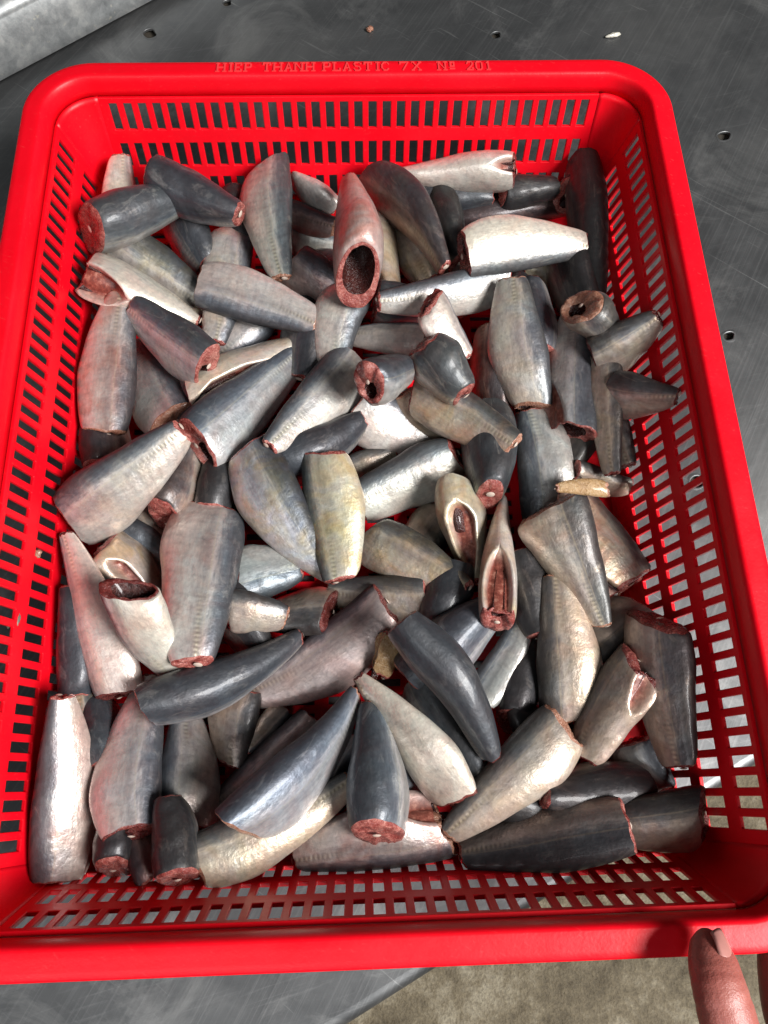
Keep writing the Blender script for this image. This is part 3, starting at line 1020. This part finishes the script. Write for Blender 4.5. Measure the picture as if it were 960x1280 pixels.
# H (head cut) and T (tail cut) photo positions, apparent width, roll (0 back up, 90 back to the left of H->T, 180 belly up), layer, tint
FISH = [  # near-right pieces are browner; tint and dark also hold the shade there
 # ---- deepest pieces
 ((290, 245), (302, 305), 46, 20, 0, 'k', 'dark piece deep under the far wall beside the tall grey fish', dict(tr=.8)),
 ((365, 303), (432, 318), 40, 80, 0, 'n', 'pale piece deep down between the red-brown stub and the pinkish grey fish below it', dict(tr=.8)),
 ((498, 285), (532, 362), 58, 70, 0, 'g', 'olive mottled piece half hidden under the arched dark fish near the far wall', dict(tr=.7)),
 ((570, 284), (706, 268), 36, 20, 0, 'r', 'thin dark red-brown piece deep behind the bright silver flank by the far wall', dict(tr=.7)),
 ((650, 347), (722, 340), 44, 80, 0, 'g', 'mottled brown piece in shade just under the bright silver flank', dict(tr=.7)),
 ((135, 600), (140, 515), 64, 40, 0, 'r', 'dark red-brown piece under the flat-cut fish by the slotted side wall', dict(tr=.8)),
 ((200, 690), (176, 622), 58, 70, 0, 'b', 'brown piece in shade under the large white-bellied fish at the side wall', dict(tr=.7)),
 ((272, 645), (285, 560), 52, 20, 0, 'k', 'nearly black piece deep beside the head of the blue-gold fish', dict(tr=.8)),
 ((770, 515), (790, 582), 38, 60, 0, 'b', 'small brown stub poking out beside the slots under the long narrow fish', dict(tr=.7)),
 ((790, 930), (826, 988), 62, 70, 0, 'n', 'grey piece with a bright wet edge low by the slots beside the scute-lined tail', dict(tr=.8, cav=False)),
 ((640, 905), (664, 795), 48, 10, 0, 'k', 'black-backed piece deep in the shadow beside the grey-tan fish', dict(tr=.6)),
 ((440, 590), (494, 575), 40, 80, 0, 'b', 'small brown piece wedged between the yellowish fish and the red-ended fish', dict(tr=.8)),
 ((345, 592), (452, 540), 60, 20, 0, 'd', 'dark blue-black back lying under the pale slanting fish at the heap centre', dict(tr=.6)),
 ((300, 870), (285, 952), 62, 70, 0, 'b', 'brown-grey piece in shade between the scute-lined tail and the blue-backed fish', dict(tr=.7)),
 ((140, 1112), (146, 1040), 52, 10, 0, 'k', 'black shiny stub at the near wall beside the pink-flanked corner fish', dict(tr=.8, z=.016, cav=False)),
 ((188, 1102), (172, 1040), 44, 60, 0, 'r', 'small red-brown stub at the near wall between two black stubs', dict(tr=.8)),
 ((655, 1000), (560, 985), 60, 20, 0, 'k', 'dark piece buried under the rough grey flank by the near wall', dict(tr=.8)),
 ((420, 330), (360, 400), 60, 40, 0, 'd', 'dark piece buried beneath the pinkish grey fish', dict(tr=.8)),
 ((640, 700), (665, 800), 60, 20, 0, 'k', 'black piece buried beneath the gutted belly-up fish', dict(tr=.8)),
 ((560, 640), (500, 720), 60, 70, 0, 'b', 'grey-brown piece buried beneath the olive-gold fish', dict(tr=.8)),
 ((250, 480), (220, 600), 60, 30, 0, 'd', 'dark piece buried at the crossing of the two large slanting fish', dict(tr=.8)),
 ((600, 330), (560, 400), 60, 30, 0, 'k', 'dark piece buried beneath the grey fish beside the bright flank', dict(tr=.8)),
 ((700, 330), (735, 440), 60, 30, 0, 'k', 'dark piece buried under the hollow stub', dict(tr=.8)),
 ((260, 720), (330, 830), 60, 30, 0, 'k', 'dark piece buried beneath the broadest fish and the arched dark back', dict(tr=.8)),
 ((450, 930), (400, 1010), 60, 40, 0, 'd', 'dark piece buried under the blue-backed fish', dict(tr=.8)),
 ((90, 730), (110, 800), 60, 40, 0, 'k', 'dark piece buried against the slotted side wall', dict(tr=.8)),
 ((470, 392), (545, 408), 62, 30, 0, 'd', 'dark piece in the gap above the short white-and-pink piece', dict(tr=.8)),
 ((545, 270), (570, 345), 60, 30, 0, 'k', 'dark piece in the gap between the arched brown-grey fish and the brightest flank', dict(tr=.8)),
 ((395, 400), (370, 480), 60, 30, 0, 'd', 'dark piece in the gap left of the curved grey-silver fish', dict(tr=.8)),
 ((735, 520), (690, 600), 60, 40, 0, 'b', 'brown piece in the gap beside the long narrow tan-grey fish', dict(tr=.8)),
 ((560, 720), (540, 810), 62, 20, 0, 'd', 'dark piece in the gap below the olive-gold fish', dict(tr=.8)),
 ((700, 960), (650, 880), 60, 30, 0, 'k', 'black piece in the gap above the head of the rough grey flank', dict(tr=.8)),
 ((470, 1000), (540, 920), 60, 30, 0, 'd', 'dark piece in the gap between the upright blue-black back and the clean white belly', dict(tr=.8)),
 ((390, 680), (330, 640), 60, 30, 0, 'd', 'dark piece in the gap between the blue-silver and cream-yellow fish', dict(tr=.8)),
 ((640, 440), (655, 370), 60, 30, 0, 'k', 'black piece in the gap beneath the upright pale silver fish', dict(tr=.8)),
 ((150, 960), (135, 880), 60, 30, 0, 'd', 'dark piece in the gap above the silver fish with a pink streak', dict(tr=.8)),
 # ---- second layer
 ((158, 300), (146, 196), 50, -95, 1, 'w', 'small silver-white tail with a comb-like scute line standing in the far corner', dict(tr=.60, zh=.045, zt=.062, gold=.5)),
 ((225, 258), (258, 350), 72, 30, 1, 'd', 'dark grey fish tucked under the two pieces that cross near the far corner', dict(tr=.7)),
 ((140, 316), (252, 390), 84, 58, 1, 'g', 'olive-grey plump fish above the white-bellied gutted piece by the side wall', dict(tr=.6)),
 ((332, 398), (268, 446), 56, 80, 1, 'n', 'grey-white piece under the silver fish with a dark lower edge', dict(tr=.6)),
 ((216, 528), (166, 436), 72, -75, 1, 'n', 'silver-grey fish with fanning muscle lines and a pink cut end', dict(tr=.65, fc='t', cav=False, face=.6)),
 ((240, 490), (376, 428), 50, 165, 1, 'w', 'cream belly slit open over a dark cavity above the large blue-grey fish', dict(tr=.4, slit=(.02, .72, .75), sloff=.35, gold=.5)),
 ((415, 262), (366, 218), 36, 150, 1, 'w', 'small plain white stub leaning on the far wall beside the tall grey fish', dict(tr=.6)),
 ((345, 262), (417, 287), 40, 60, 1, 'r', 'small red-brown stub with a pale cut disc between white stub and pinkish fish', dict(tr=.75, tc='t')),
 ((362, 330), (446, 385), 66, 70, 1, 'p', 'short pinkish grey fish beneath the pink gutted piece', dict(tr=.7)),
 ((515, 248), (611, 248), 36, 10, 1, 'd', 'narrow blue-black piece lying right under the white belly at the far wall', dict(tr=.85)),
 ((616, 246), (691, 238), 42, 15, 1, 'k', 'short dark brown stub next to the blue-black piece by the far wall', dict(tr=.85, tc='t')),
 ((648, 216), (692, 202), 18, 80, 1, 't', 'thin pale brown strip of skin by the far wall slots', dict(tr=.7, th=.35, cav=False)),
 ((744, 214), (768, 196), 38, 20, 1, 'k', 'dark stub in the far corner above the long purple-black fish', dict(tr=.8)),
 ((745, 448), (828, 404), 62, 60, 1, 't', 'dark-topped fish pointing its cut tail at the slots below the hollow stub', dict(tr=.5, fc='d', dark=.15, zh=.046, zt=.072)),
 ((765, 488), (847, 503), 58, 55, 1, 'p', 'dark-topped pink-bellied fish whose blunt tail rests on the slotted wall', dict(tr=.45, fc='d', dark=.15, zh=.042, zt=.068)),
 ((676, 448), (668, 358), 50, 20, 1, 'd', 'blue-black back seen between the two upright grey fish', dict(tr=.8)),
 ((613, 510), (606, 415), 50, -40, 1, 'r', 'dark fish with a round pink cut end beside the two tan fish', dict(tr=.8, cav=False, fc='t')),
 ((446, 505), (548, 556), 80, 95, 1, 'n', 'broad grey-white fish with a scalloped cut edge under the small hollow piece', dict(tr=.72, dark=.06)),
 ((604, 540), (606, 632), 66, 15, 1, 'd', 'dark slate tail with parallel ridges below the two tan fish', dict(tr=.72)),
 ((690, 645), (672, 515), 80, 65, 1, 'n', 'big grey fish in the shade below the open-mouthed cut ends', dict(tr=.7, dark=.12)),
 ((722, 592), (788, 612), 40, 60, 1, 't', 'pinkish tan tail with fine ridges against the slotted side wall', dict(tr=.7)),
 ((772, 738), (732, 708), 50, 70, 1, 't', 'small tan piece with a round pale hole behind the scaly dark fish', dict(tr=.8, fc='t')),
 ((852, 762), (750, 832), 72, 70, 1, 'b', 'brown flank in shade behind the red-topped fish by the slots', dict(tr=.6, dark=.1)),
 ((792, 982), (668, 990), 62, 20, 1, 'k', 'wet brown-black piece between the rough grey flank and the frilly-ended fish', dict(tr=.7)),
 ((880, 1018), (768, 1036), 72, -60, 1, 'b', 'grey-brown fish with a frayed pale frill in the near corner', dict(tr=.8, fc='d', dark=.25, rag=2.2, zh=.05, zt=.036, face=.6)),  # dark value includes the shade of the near corner
 ((572, 612), (592, 724), 56, 160, 1, 'g', 'pale belly with an orange-lipped slit beside the olive-gold fish', dict(tr=.5, slit=(.25, .95, .6), sloff=-.4, gold=.8)),
 ((535, 752), (416, 748), 70, -75, 1, 'g', 'greenish grey fish under the pointed head of the big spotted fish', dict(tr=.6)),
 ((516, 852), (614, 765), 74, 20, 1, 'u', 'glossy blue-black back with two ridges beneath the arched dark fish', dict(tr=.7)),
 ((518, 855), (600, 985), 62, 40, 1, 'd', 'dark greenish fish with a pale cut lip beside the white belly', dict(tr=.6, dark=.15)),
 ((602, 868), (662, 768), 46, 110, 1, 'd', 'narrow silver-grey belly in the shade right of the arched dark fish', dict(tr=.6, cav=False)),
 ((648, 765), (658, 712), 36, 60, 1, 'b', 'small ragged brown stub beside the red-mouthed gutted fish', dict(tr=.8, rag=2)),
 ((138, 668), (218, 718), 64, 50, 1, 'd', 'dark grey fish under the large white-bellied one at the side wall', dict(tr=.7)),
 ((136, 678), (196, 752), 64, 140, 1, 'g', 'cream belly piece with an orange-edged slit next to the side wall', dict(tr=.6, slit=(.3, .95, .35), sloff=-.5)),
 ((96, 872), (86, 738), 52, 15, 1, 'd', 'long dark glossy back squeezed along the slotted side wall', dict(tr=.7)),
 ((118, 950), (94, 868), 58, -70, 1, 'g', 'tail with golden herringbone scutes behind the pink-flanked corner fish', dict(tr=.6, gold=1)),
 ((355, 886), (306, 936), 28, 90, 1, 't', 'thin tan strip with a small dark hole above the pinkish brown fish', dict(tr=.6)),
 ((414, 765), (340, 768), 58, 40, 1, 'b', 'short brown piece with a square cut end above the arched dark back', dict(tr=.8, cav=False, fc='d')),
 ((300, 722), (372, 700), 70, -75, 1, 'u', 'silver-blue fish with fine slanting lines beside the broadest fish', dict(tr=.7)),
 ((214, 655), (248, 556), 80, 40, 1, 'b', 'dark brownish fish whose belly glows pink below the large white-bellied one', dict(tr=.7, pink=.7, zh=.030, zt=.028)),
 ((552, 1046), (366, 1076), 84, 110, 1, 'p', 'pink-red belly piece with torn fleshy end along the near wall', dict(tr=.55, slit=(0, .35, .8), sloff=-.5, rag=2.5, pink=.9, fc='t', face=.4)),
 ((395, 906), (252, 1034), 62, -110, 1, 'p', 'pinkish brown fish lying beside the bright blue-backed fish', dict(tr=.62, dark=.05)),
 ((476, 275), (490, 366), 36, 165, 1, 't', 'narrow cream piece with an orange stripe and a brown cut end', dict(tr=.75, gold=.7, tc='t')),
 # ---- third layer
 ((112, 288), (220, 252), 60, 20, 2, 'n', 'grey-backed stubby fish lying level beside the small white tail', dict(tr=.8, hr=.95, fc='f', cav=False, dark=.1, zh=.056, zt=.040)),
 ((194, 222), (300, 270), 58, 12, 2, 'd', 'slanting dark purple-grey back with a square cut end under the far slots', dict(tr=.72, hr=.9, zh=.062, zt=.056)),
 ((106, 340), (242, 404), 54, 160, 2, 'w', 'white-bellied gutted piece with a wide raw mouth at the slotted wall', dict(tr=.35, hr=1.0, pk=.2, bigcav=True, slit=(0, .42, .85), fc='f', rag=1.8, face=.5)),
 ((290, 294), (262, 426), 58, 80, 2, 'n', 'upright fish with a pointed collar and ridged tail under the silver one', dict(tr=.62, gold=.4)),
 ((258, 458), (164, 392), 66, -45, 2, 'u', 'dusky blue fish with gold flecks beside the flat-cut fish', dict(tr=.7, gold=.4, face=.3)),
 ((248, 556), (374, 452), 80, 66, 2, 'u', 'large slanting fish, blue-grey above and white below, with flat cut tail', dict(tr=.55, hr=.95, face=.3)),
 ((462, 226), (552, 340), 58, 35, 2, 'b', 'arched dark brown-grey fish bending down from the far wall', dict(tr=.5, bend=.10, dark=.0)),
 ((642, 212), (492, 217), 48, 165, 2, 'w', 'long white belly lying level against the far wall with dark raw end', dict(tr=.5, fc='d', slit=(0, .18, .5), face=.3)),
 ((630, 352), (474, 384), 56, -62, 2, 'n', 'grey fish lying level below the bright silver flank', dict(tr=.55, dark=.05)),
 ((752, 200), (766, 378), 46, 22, 2, 'k', 'long purple-black fish standing along the slotted wall in the far corner', dict(tr=.8, tc='f')),
 ((712, 538), (711, 388), 66, -75, 2, 'n', 'upright dark grey fish with a gaping raw cavity at its near end', dict(tr=.6, hr=1.0, slit=(0, .38, .75), bigcav=True, sloff=.8, dark=.1, rag=2, face=.5)),
 ((756, 448), (760, 592), 44, 70, 2, 't', 'long narrow tan-grey fish under the hollow stub', dict(tr=.6, dark=.05)),
 ((538, 380), (578, 448), 46, 120, 2, 'w', 'white stub with a raw red top behind the steel-grey fish', dict(tr=.7, rag=2.5, zh=.068, zt=.052, face=.7)),
 ((532, 426), (436, 425), 42, -105, 2, 'w', 'short white-and-pink piece lying level with a small red cut disc', dict(tr=.62, fc='d')),
 ((440, 362), (410, 456), 62, 62, 2, 'n', 'curved grey-silver fish under the pink gutted piece', dict(tr=.7, bend=-.05)),
 ((508, 492), (556, 542), 46, 80, 2, 'b', 'brown-tan slab half covered by the longer tan fish', dict(tr=.85, cav=False, fc='t', dark=-.1)),
 ((522, 490), (636, 562), 66, 85, 2, 't', 'long smooth tan-brown fish with a rounded golden tail end', dict(tr=.75, cav=False, tc='t', gold=.7)),
 ((812, 728), (733, 612), 78, -125, 2, 't', 'bruised pink belly piece with a raw red end by the slotted wall', dict(tr=.6, pink=1.0, rag=2.2, hr=.9, slit=(0, .4, .4), face=.7, sloff=.4, dark=.08)),
 ((714, 898), (704, 718), 80, 65, 2, 'b', 'plump grey-tan fish under the scaly dark tail', dict(tr=.6, hr=.86, fc='t', dark=.12)),  # brown tint and dark deepen it as if shaded
 ((820, 778), (840, 956), 80, 48, 2, 'b', 'grey-tan fish with red raw top and glossy dark back along the slots', dict(tr=.62, hr=.95, fc='d', cav=False, obl=.3, zh=.058, zt=.050, face=.6, dark=.12)),  # tint and dark take on shade from the near right
 ((722, 908), (757, 944), 36, 70, 2, 'b', 'small brown stub with a red patch below the plump grey-tan fish', dict(tr=.85, tc='d')),
 ((462, 672), (578, 744), 70, 66, 2, 'g', 'olive-gold fish with a ridged golden tail near the heap centre', dict(tr=.52, gold=.9, facet=.4)),
 ((474, 1040), (470, 885), 68, 22, 2, 'u', 'upright blue-black back with a flat orange-edged cut near the near wall', dict(tr=.6, hr=.92, cav=False, fc='f', dark=.1, face=.25)),
 ((492, 792), (474, 842), 44, 110, 2, 't', 'tan-pink flap of flesh under the heads of two crossing fish', dict(tr=.6, th=.4, slit=(0, .9, .9), fleshy=True)),
 ((150, 868), (92, 666), 62, 115, 2, 'w', 'long white-bellied fish with a dark raw end by the slotted side wall', dict(tr=.38, hr=.9, fc='d', tc='d', face=.5)),
 ((160, 738), (228, 842), 64, -115, 2, 'w', 'curved white-bellied fish with a gaping dark red head cut', dict(tr=.55, hr=.95, bend=-.06, fc='d', rag=1.6, bigcav=True, zh=.080, zt=.045, face=.9)),
 ((160, 1042), (182, 846), 82, -58, 2, 'n', 'silver fish with a pink streak and dark cut end beside the corner fish', dict(tr=.5, hr=.7, fc='d', pink=.4, face=.6)),
 ((228, 1030), (240, 896), 80, 62, 2, 'n', 'fish with a bright ridged side line ending in a flat top cut', dict(tr=.62, gold=.3)),
 ((222, 1116), (212, 1022), 58, 15, 2, 'k', 'black square-cut stub standing against the near wall', dict(tr=.9, hr=.95, zh=.034, zt=.026, cav=False)),
 ((244, 1084), (440, 990), 74, 65, 2, 't', 'pinkish grey fish below the bright blue-backed one along the near wall', dict(tr=.5, fc='t', bend=-.03, dark=.02, face=.5)),
 ((284, 760), (354, 776), 52, 75, 2, 'b', 'tail stub with a black-flecked patch beside the broadest fish', dict(tr=.75, tc='t')),
 # ---- top of the heap
 ((252, 356), (398, 398), 66, -72, 3, 'n', 'silver fish with a dark lower edge lying across the upright ridged tail', dict(tr=.62, hr=.8, fc='t')),
 ((335, 206), (344, 344), 64, 50, 3, 'n', 'tall grey fish with a golden side line leaning on the far wall', dict(tr=.5, hr=.8, pk=.3, pink=.3, tc='t')),
 ((128, 538), (142, 368), 68, -60, 3, 'p', 'flat-cut fish, pink belly and slate back, upright beside the slotted wall', dict(tr=.55, hr=.72, pk=.45, cav=False, fc='t')),
 ((448, 345), (438, 220), 60, 165, 3, 'p', 'pink gutted fish with its square raw opening facing the viewer', dict(tr=.5, hr=.88, pink=.9, zh=.074, zt=.070, bigcav=True, face=.35)),
 ((580, 318), (732, 298), 70, -82, 3, 'w', 'brightest silver flank near the far wall, blue along its lower edge', dict(tr=.55, hr=.8, fc='d', dark=.0, face=.3)),
 ((728, 384), (756, 416), 56, 40, 3, 't', 'short stub whose round hollow cavity stares up by the slotted wall', dict(tr=.8, hr=1.0, fc='t', zh=.072, zt=.058, th=.85, rag=2, face=.3)),
 ((662, 508), (634, 352), 70, -65, 3, 'n', 'upright pale silver fish with a small raw near end', dict(tr=.66, hr=.62, pk=.45, gold=.4, fc='t', face=.6)),
 ((530, 432), (578, 496), 62, 22, 3, 'n', 'steel-grey backed fish with a torn red head cut near the heap centre', dict(tr=.8, hr=.72, rag=2.8, cav=False, zh=.066, zt=.056, dark=.12, face=.4)),
 ((462, 478), (508, 466), 58, 50, 3, 'd', 'short blue-grey stub with a raw hollow mouth facing left of centre', dict(tr=.8, hr=.95, rag=2, zh=.078, zt=.062, th=.8, face=.4)),
 ((442, 452), (345, 564), 70, -66, 3, 'n', 'pale slanting fish with a pink upper edge and pointed near tail', dict(tr=.45, hr=.75, gold=.3, pink=.3)),
 ((756, 612), (698, 608), 22, 90, 3, 'o', 'yellowish strip of flesh lying across the scaly dark fish', dict(tr=.7, th=.6, cav=False, gold=1, fc='t', zh=.076, zt=.078, fleshy=True)),
 ((690, 634), (738, 782), 92, 64, 3, 'b', 'scaly dark tail tapering toward the viewer with a glossy white patch', dict(tr=.36, hr=1.0, pk=.06, dark=.2, fc='t', face=.3)),  # dark value tones the flank down in place of shade
 ((798, 832), (732, 946), 70, -115, 3, 'b', 'tan fish with a dark red split head by the red-topped fish', dict(tr=.8, hr=.85, fc='d', rag=2.2, slit=(0, .4, .5), face=.6, sloff=.6, dark=.08)),  # brown tint partly stands in for shade
 ((786, 1050), (578, 1078), 80, 50, 3, 'k', 'largest dark brown fish lying along the near wall slots', dict(tr=.6, hr=.8, pk=.35, dark=.2)),
 ((704, 908), (570, 1050), 80, -85, 3, 'b', 'rough grey-white flank lit on top, pointing down to the near wall', dict(tr=.45, hr=.85, fc='t', rag=2.5, pink=.3, face=.5, dark=.06)),  # tinted browner to carry some of the near-right shade
 ((308, 562), (402, 726), 80, 62, 3, 'u', 'blue-silver fish with golden side line and a small pink tail cut', dict(tr=.36, hr=.7, pk=.35, gold=.9, facet=.5)),
 ((406, 568), (430, 722), 74, -100, 3, 'g', 'speckled cream-yellow fish with a flat red top cut', dict(tr=.72, hr=.75, pk=.45, gold=.9, cav=False, face=.6)),
 ((572, 574), (452, 632), 72, -58, 3, 'n', 'fish with a rough pink-red cut end, dark above and white below', dict(tr=.85, hr=.72, cav=False, rag=2.2, face=.7)),
 ((622, 772), (630, 620), 46, 178, 3, 'w', 'slim belly-up fish slit open over a red mouth', dict(tr=.35, hr=.9, slit=(0, .45, .9), gold=.6, fc='f', rag=1.5, face=.5)),
 ((484, 758), (316, 878), 82, -102, 3, 'p', 'big curved pinkish fish dotted with red, white along its belly', dict(tr=.55, hr=.62, pk=.4, bend=.05, pink=.35, fc='d', face=.3, dark=-.05)),
 ((503, 780), (608, 938), 62, 12, 3, 'd', 'arched blue-black back running from the centre toward the near wall', dict(tr=.62, hr=.7, bend=.07, fc='d')),
 ((568, 992), (455, 842), 64, 140, 3, 'w', 'long clean white belly tapering up to a small red tip', dict(tr=.35, hr=.82, fc='d', rag=2.4)),
 ((82, 652), (226, 548), 88, 64, 3, 'n', 'large white-bellied fish pointing from the side wall to the heap centre', dict(tr=.5, hr=.85, gold=.3)),
 ((264, 640), (230, 828), 100, 80, 3, 'n', 'broadest fish, red-tinged belly and silvery ridge, square cut on top', dict(tr=.62, hr=.82, cav=False, obl=.1, face=.3, pink=.5)),
 ((186, 882), (372, 800), 62, 12, 3, 'd', 'long arched slate-dark back lying across the white-bellied fish', dict(tr=.5, hr=.85, bend=-.05, tc='f')),
 ((72, 1118), (86, 890), 80, 75, 3, 'p', 'long pink-flanked fish in the near corner by the slotted side wall', dict(tr=.5, hr=.75, pk=.35, pink=.5, slit=(0, .35, .35), face=.3, sloff=-.3, dark=.05)),
 ((302, 1030), (446, 878), 76, 35, 3, 'u', 'bright blue-backed fish with white belly slanting near the near wall', dict(tr=.45, hr=.85, fc='t', bend=-.06, dark=-.05)),
]
for i_, (H, T, w, roll, layer, tint, label, o) in enumerate(FISH):
    make_fish(i_, H, T, w, roll, layer, tint, label, **o)


# ------------------------------------------------------------------ hand holding the near rim
def tube_mesh(path, radii, flat=1.0, n=20):
    """a capped tube through the path; flat squashes it across the local up"""
    pts = [np.array(p, float) for p in path]
    V, Fc = [], []
    for i, p in enumerate(pts):
        d = pts[min(i + 1, len(pts) - 1)] - pts[max(i - 1, 0)]
        d /= np.linalg.norm(d)
        s_ = np.cross(d, np.array([0, 0, 1.0])); s_ /= np.linalg.norm(s_)
        u_ = np.cross(s_, d)
        for k in range(n):
            a = 2 * math.pi * k / n
            V.append(p + (s_ * math.cos(a) + u_ * math.sin(a) * flat) * radii[i])
    m = len(pts)
    for i in range(m - 1):
        for k in range(n):
            Fc.append((i * n + k, i * n + (k + 1) % n, (i + 1) * n + (k + 1) % n, (i + 1) * n + k))
    Fc.append(tuple(range(n))[::-1]); Fc.append(tuple((m - 1) * n + k for k in range(n)))
    return V, Fc
def smooth_path(pts, rad, n=8):
    P = [np.array(p, float) for p in pts]; out = []; ro = []
    for i in range(len(P) - 1):
        p0 = P[max(i - 1, 0)]; p1 = P[i]; p2 = P[i + 1]; p3 = P[min(i + 2, len(P) - 1)]
        for k in range(n):
            t = k / n
            out.append(0.5 * (2 * p1 + (p2 - p0) * t + (2 * p0 - 5 * p1 + 4 * p2 - p3) * t * t + (3 * p1 - p0 - 3 * p2 + p3) * t ** 3))
            ro.append(rad[i] * (1 - t) + rad[i + 1] * t)
    out.append(P[-1]); ro.append(rad[-1])
    return out, ro
HV, HFc = [], []
def add_tube(pts, rad, flat=1.0, nseg=8, creases=()):
    global HV, HFc
    p, r = smooth_path(pts, rad, nseg)
    for (k0, dep) in creases:
        for k in range(len(r)):
            r[k] -= dep * math.exp(-((k - k0) / 0.8) ** 2)
    V, Fc = tube_mesh(p, r, flat)
    b = len(HV)
    HV += V
    HFc += [tuple(i + b for i in f) for f in Fc]
tip = unproject(881, 1165, RIM_Z + 0.0085)
kn1 = unproject(900, 1238, RIM_Z + 0.0170)
kn2 = unproject(925, 1330, RIM_Z + 0.0150)
web = kn2 + np.array([0.016, -0.034, -0.024])
wrist = kn2 + np.array([0.030, -0.095, -0.045])
elbow = wrist + np.array([0.10, -0.22, 0.03])
dt = (tip - kn1) / np.linalg.norm(tip - kn1)
add_tube([tip + dt * 0.0015, tip - dt * 0.0025, tip - dt * 0.008, kn1 * .6 + tip * .4, kn1, kn1 * .45 + kn2 * .55, kn2, web], [0.0015, 0.0066, 0.0090, 0.0100, 0.0107, 0.0114, 0.0130, 0.0170], 0.80, 14, ((50, 0.0004), (55, 0.0003), (60, 0.0004), (68, 0.0003)))
palm = kn2 + np.array([0.046, -0.016, -0.036])
add_tube([palm + np.array([0.004, 0.012, -0.002]), palm, web + np.array([0.012, -0.016, -0.010]), wrist], [0.018, 0.028, 0.030, 0.024], 0.62)
add_tube([wrist, (wrist + elbow) / 2, elbow], [0.024, 0.033, 0.042], 0.85)
# four fingers beside the thumb, their tips hooked under the rim
for i, (du, dv, dz, sc) in enumerate(((0, 0, -0.022, 1.0), (14, 10, -0.038, 1.05), (26, 24, -0.052, 1.0), (36, 44, -0.064, 0.85))):
    b = unproject(984 + du, 1268 + dv, RIM_Z + dz)
    c = unproject(974 + du, 1215 + dv, RIM_Z + dz + 0.002)
    e = unproject(970 + du, 1175 + dv, RIM_Z + dz + 0.001)
    a = b * .5 + palm * .5
    add_tube([palm, a, b, c, e, e + (e - c) * .12], [0.0125, 0.0110, 0.0098 * sc, 0.0088 * sc, 0.0074 * sc, 0.002])
hand = link_mesh('hand', HV, HFc, M_HAND)
rm = hand.modifiers.new('remesh', 'REMESH'); rm.mode = 'VOXEL'; rm.voxel_size = 0.0009; rm.use_smooth_shade = True
sm = hand.modifiers.new('smooth', 'SMOOTH'); sm.factor = 0.5; sm.iterations = 5
tag(hand, 'bare hand gripping the near rim of the basket, thumb over the edge', 'hand')
# thumb nail, turned to the outer side of the thumb
def nail(base_mid, tip_dir, up, width, length):
    s_ = np.cross(tip_dir, up); s_ /= np.linalg.norm(s_)
    u_ = np.cross(s_, tip_dir)
    V, Fc = [], []
    n1, n2 = 9, 9
    for i in range(n1):
        for j in range(n2):
            t = i / (n1 - 1); a = (j / (n2 - 1) - .5) * 2
            ww = width * (0.86 + 0.14 * math.sin(math.pi * min(t * 1.1, 1)))
            endr = (a * a) * 0.0020 * (1 if t > .5 else -1) * (abs(t - .5) * 2)
            V.append(base_mid + tip_dir * (t * length - endr) + s_ * a * ww / 2 + u_ * (-(a * a) * width * 0.20 + 0.0006 * math.sin(math.pi * t) - 0.0010 * t * t))
    for i in range(n1 - 1):
        for j in range(n2 - 1):
            Fc.append((i * n2 + j, (i + 1) * n2 + j, (i + 1) * n2 + j + 1, i * n2 + j + 1))
    o = link_mesh('thumb_nail', V, Fc, M_NAIL, hand)
    so = o.modifiers.new('solid', 'SOLIDIFY'); so.thickness = 0.0006; so.offset = 0
upn = np.array([0.62, 0.0, 0.78]); upn -= dt * (upn @ dt); upn /= np.linalg.norm(upn)
nail(tip - dt * 0.0125 + upn * 0.0076, dt, upn, 0.0105, 0.0125)


# ------------------------------------------------------------------ scraps of flesh caught on the basket and table
def scrap(u, v, z, r, mat, label, sx=1.0, seed=1):
    p = unproject(u, v, z)
    bm = bmesh.new()
    bmesh.ops.create_icosphere(bm, subdivisions=3, radius=1.0)
    rg = np.random.RandomState(seed)
    ph = rg.uniform(0, 6, 6)
    for vt in bm.verts:
        c = vt.co
        k = 1 + 0.22 * math.sin(3 * c.x + ph[0]) + 0.18 * math.sin(5 * c.y + ph[1]) + 0.12 * math.sin(8 * c.z + 4 * c.x + ph[2])
        vt.co = Vector((c.x * k * r * sx, c.y * k * r, c.z * k * r * 0.6))
    me = bpy.data.meshes.new('flesh_scrap')
    bm.to_mesh(me); bm.free()
    me.materials.append(mat)
    me.polygons.foreach_set('use_smooth', [True] * len(me.polygons))
    o = bpy.data.objects.new('flesh_scrap', me)
    COL.objects.link(o)
    o.location = p
    o.rotation_euler = (0, 0, ph[3])
    tag(o, label, 'scrap', 'bits of flesh stuck on basket and table')
def on_left_wall(u, v):
    # where the line of sight meets the inner face of the side wall
    lo_, hi_ = 0.01, RIM_Z
    for _ in range(40):
        z = (lo_ + hi_) / 2
        x = unproject(u, v, z)[0]
        if x < -(BW / 2 - o_of(RIM_Z - z)): lo_ = z
        else: hi_ = z
    return z
scrap(43, 692, on_left_wall(43, 692) + 0.0005, 0.0022, M_FLESHT, 'pinkish crumb of flesh on a slotted side wall rib', 1.5, 3)
scrap(18, 775, on_left_wall(18, 775) + 0.0005, 0.0026, M_GREY, 'grey-green crumb caught in a side wall slot by the frame edge', 1.6, 4)
scrap(462, 36, 0.0016, 0.0024, M_FLESHT, 'tan crumb on the bare table above the lettered rim', 1.4, 5)
scrap(766, 44, 0.0016, 0.0026, M_FILM, 'pale crumb on the bare table beyond the far corner of the basket', 2.0, 6)
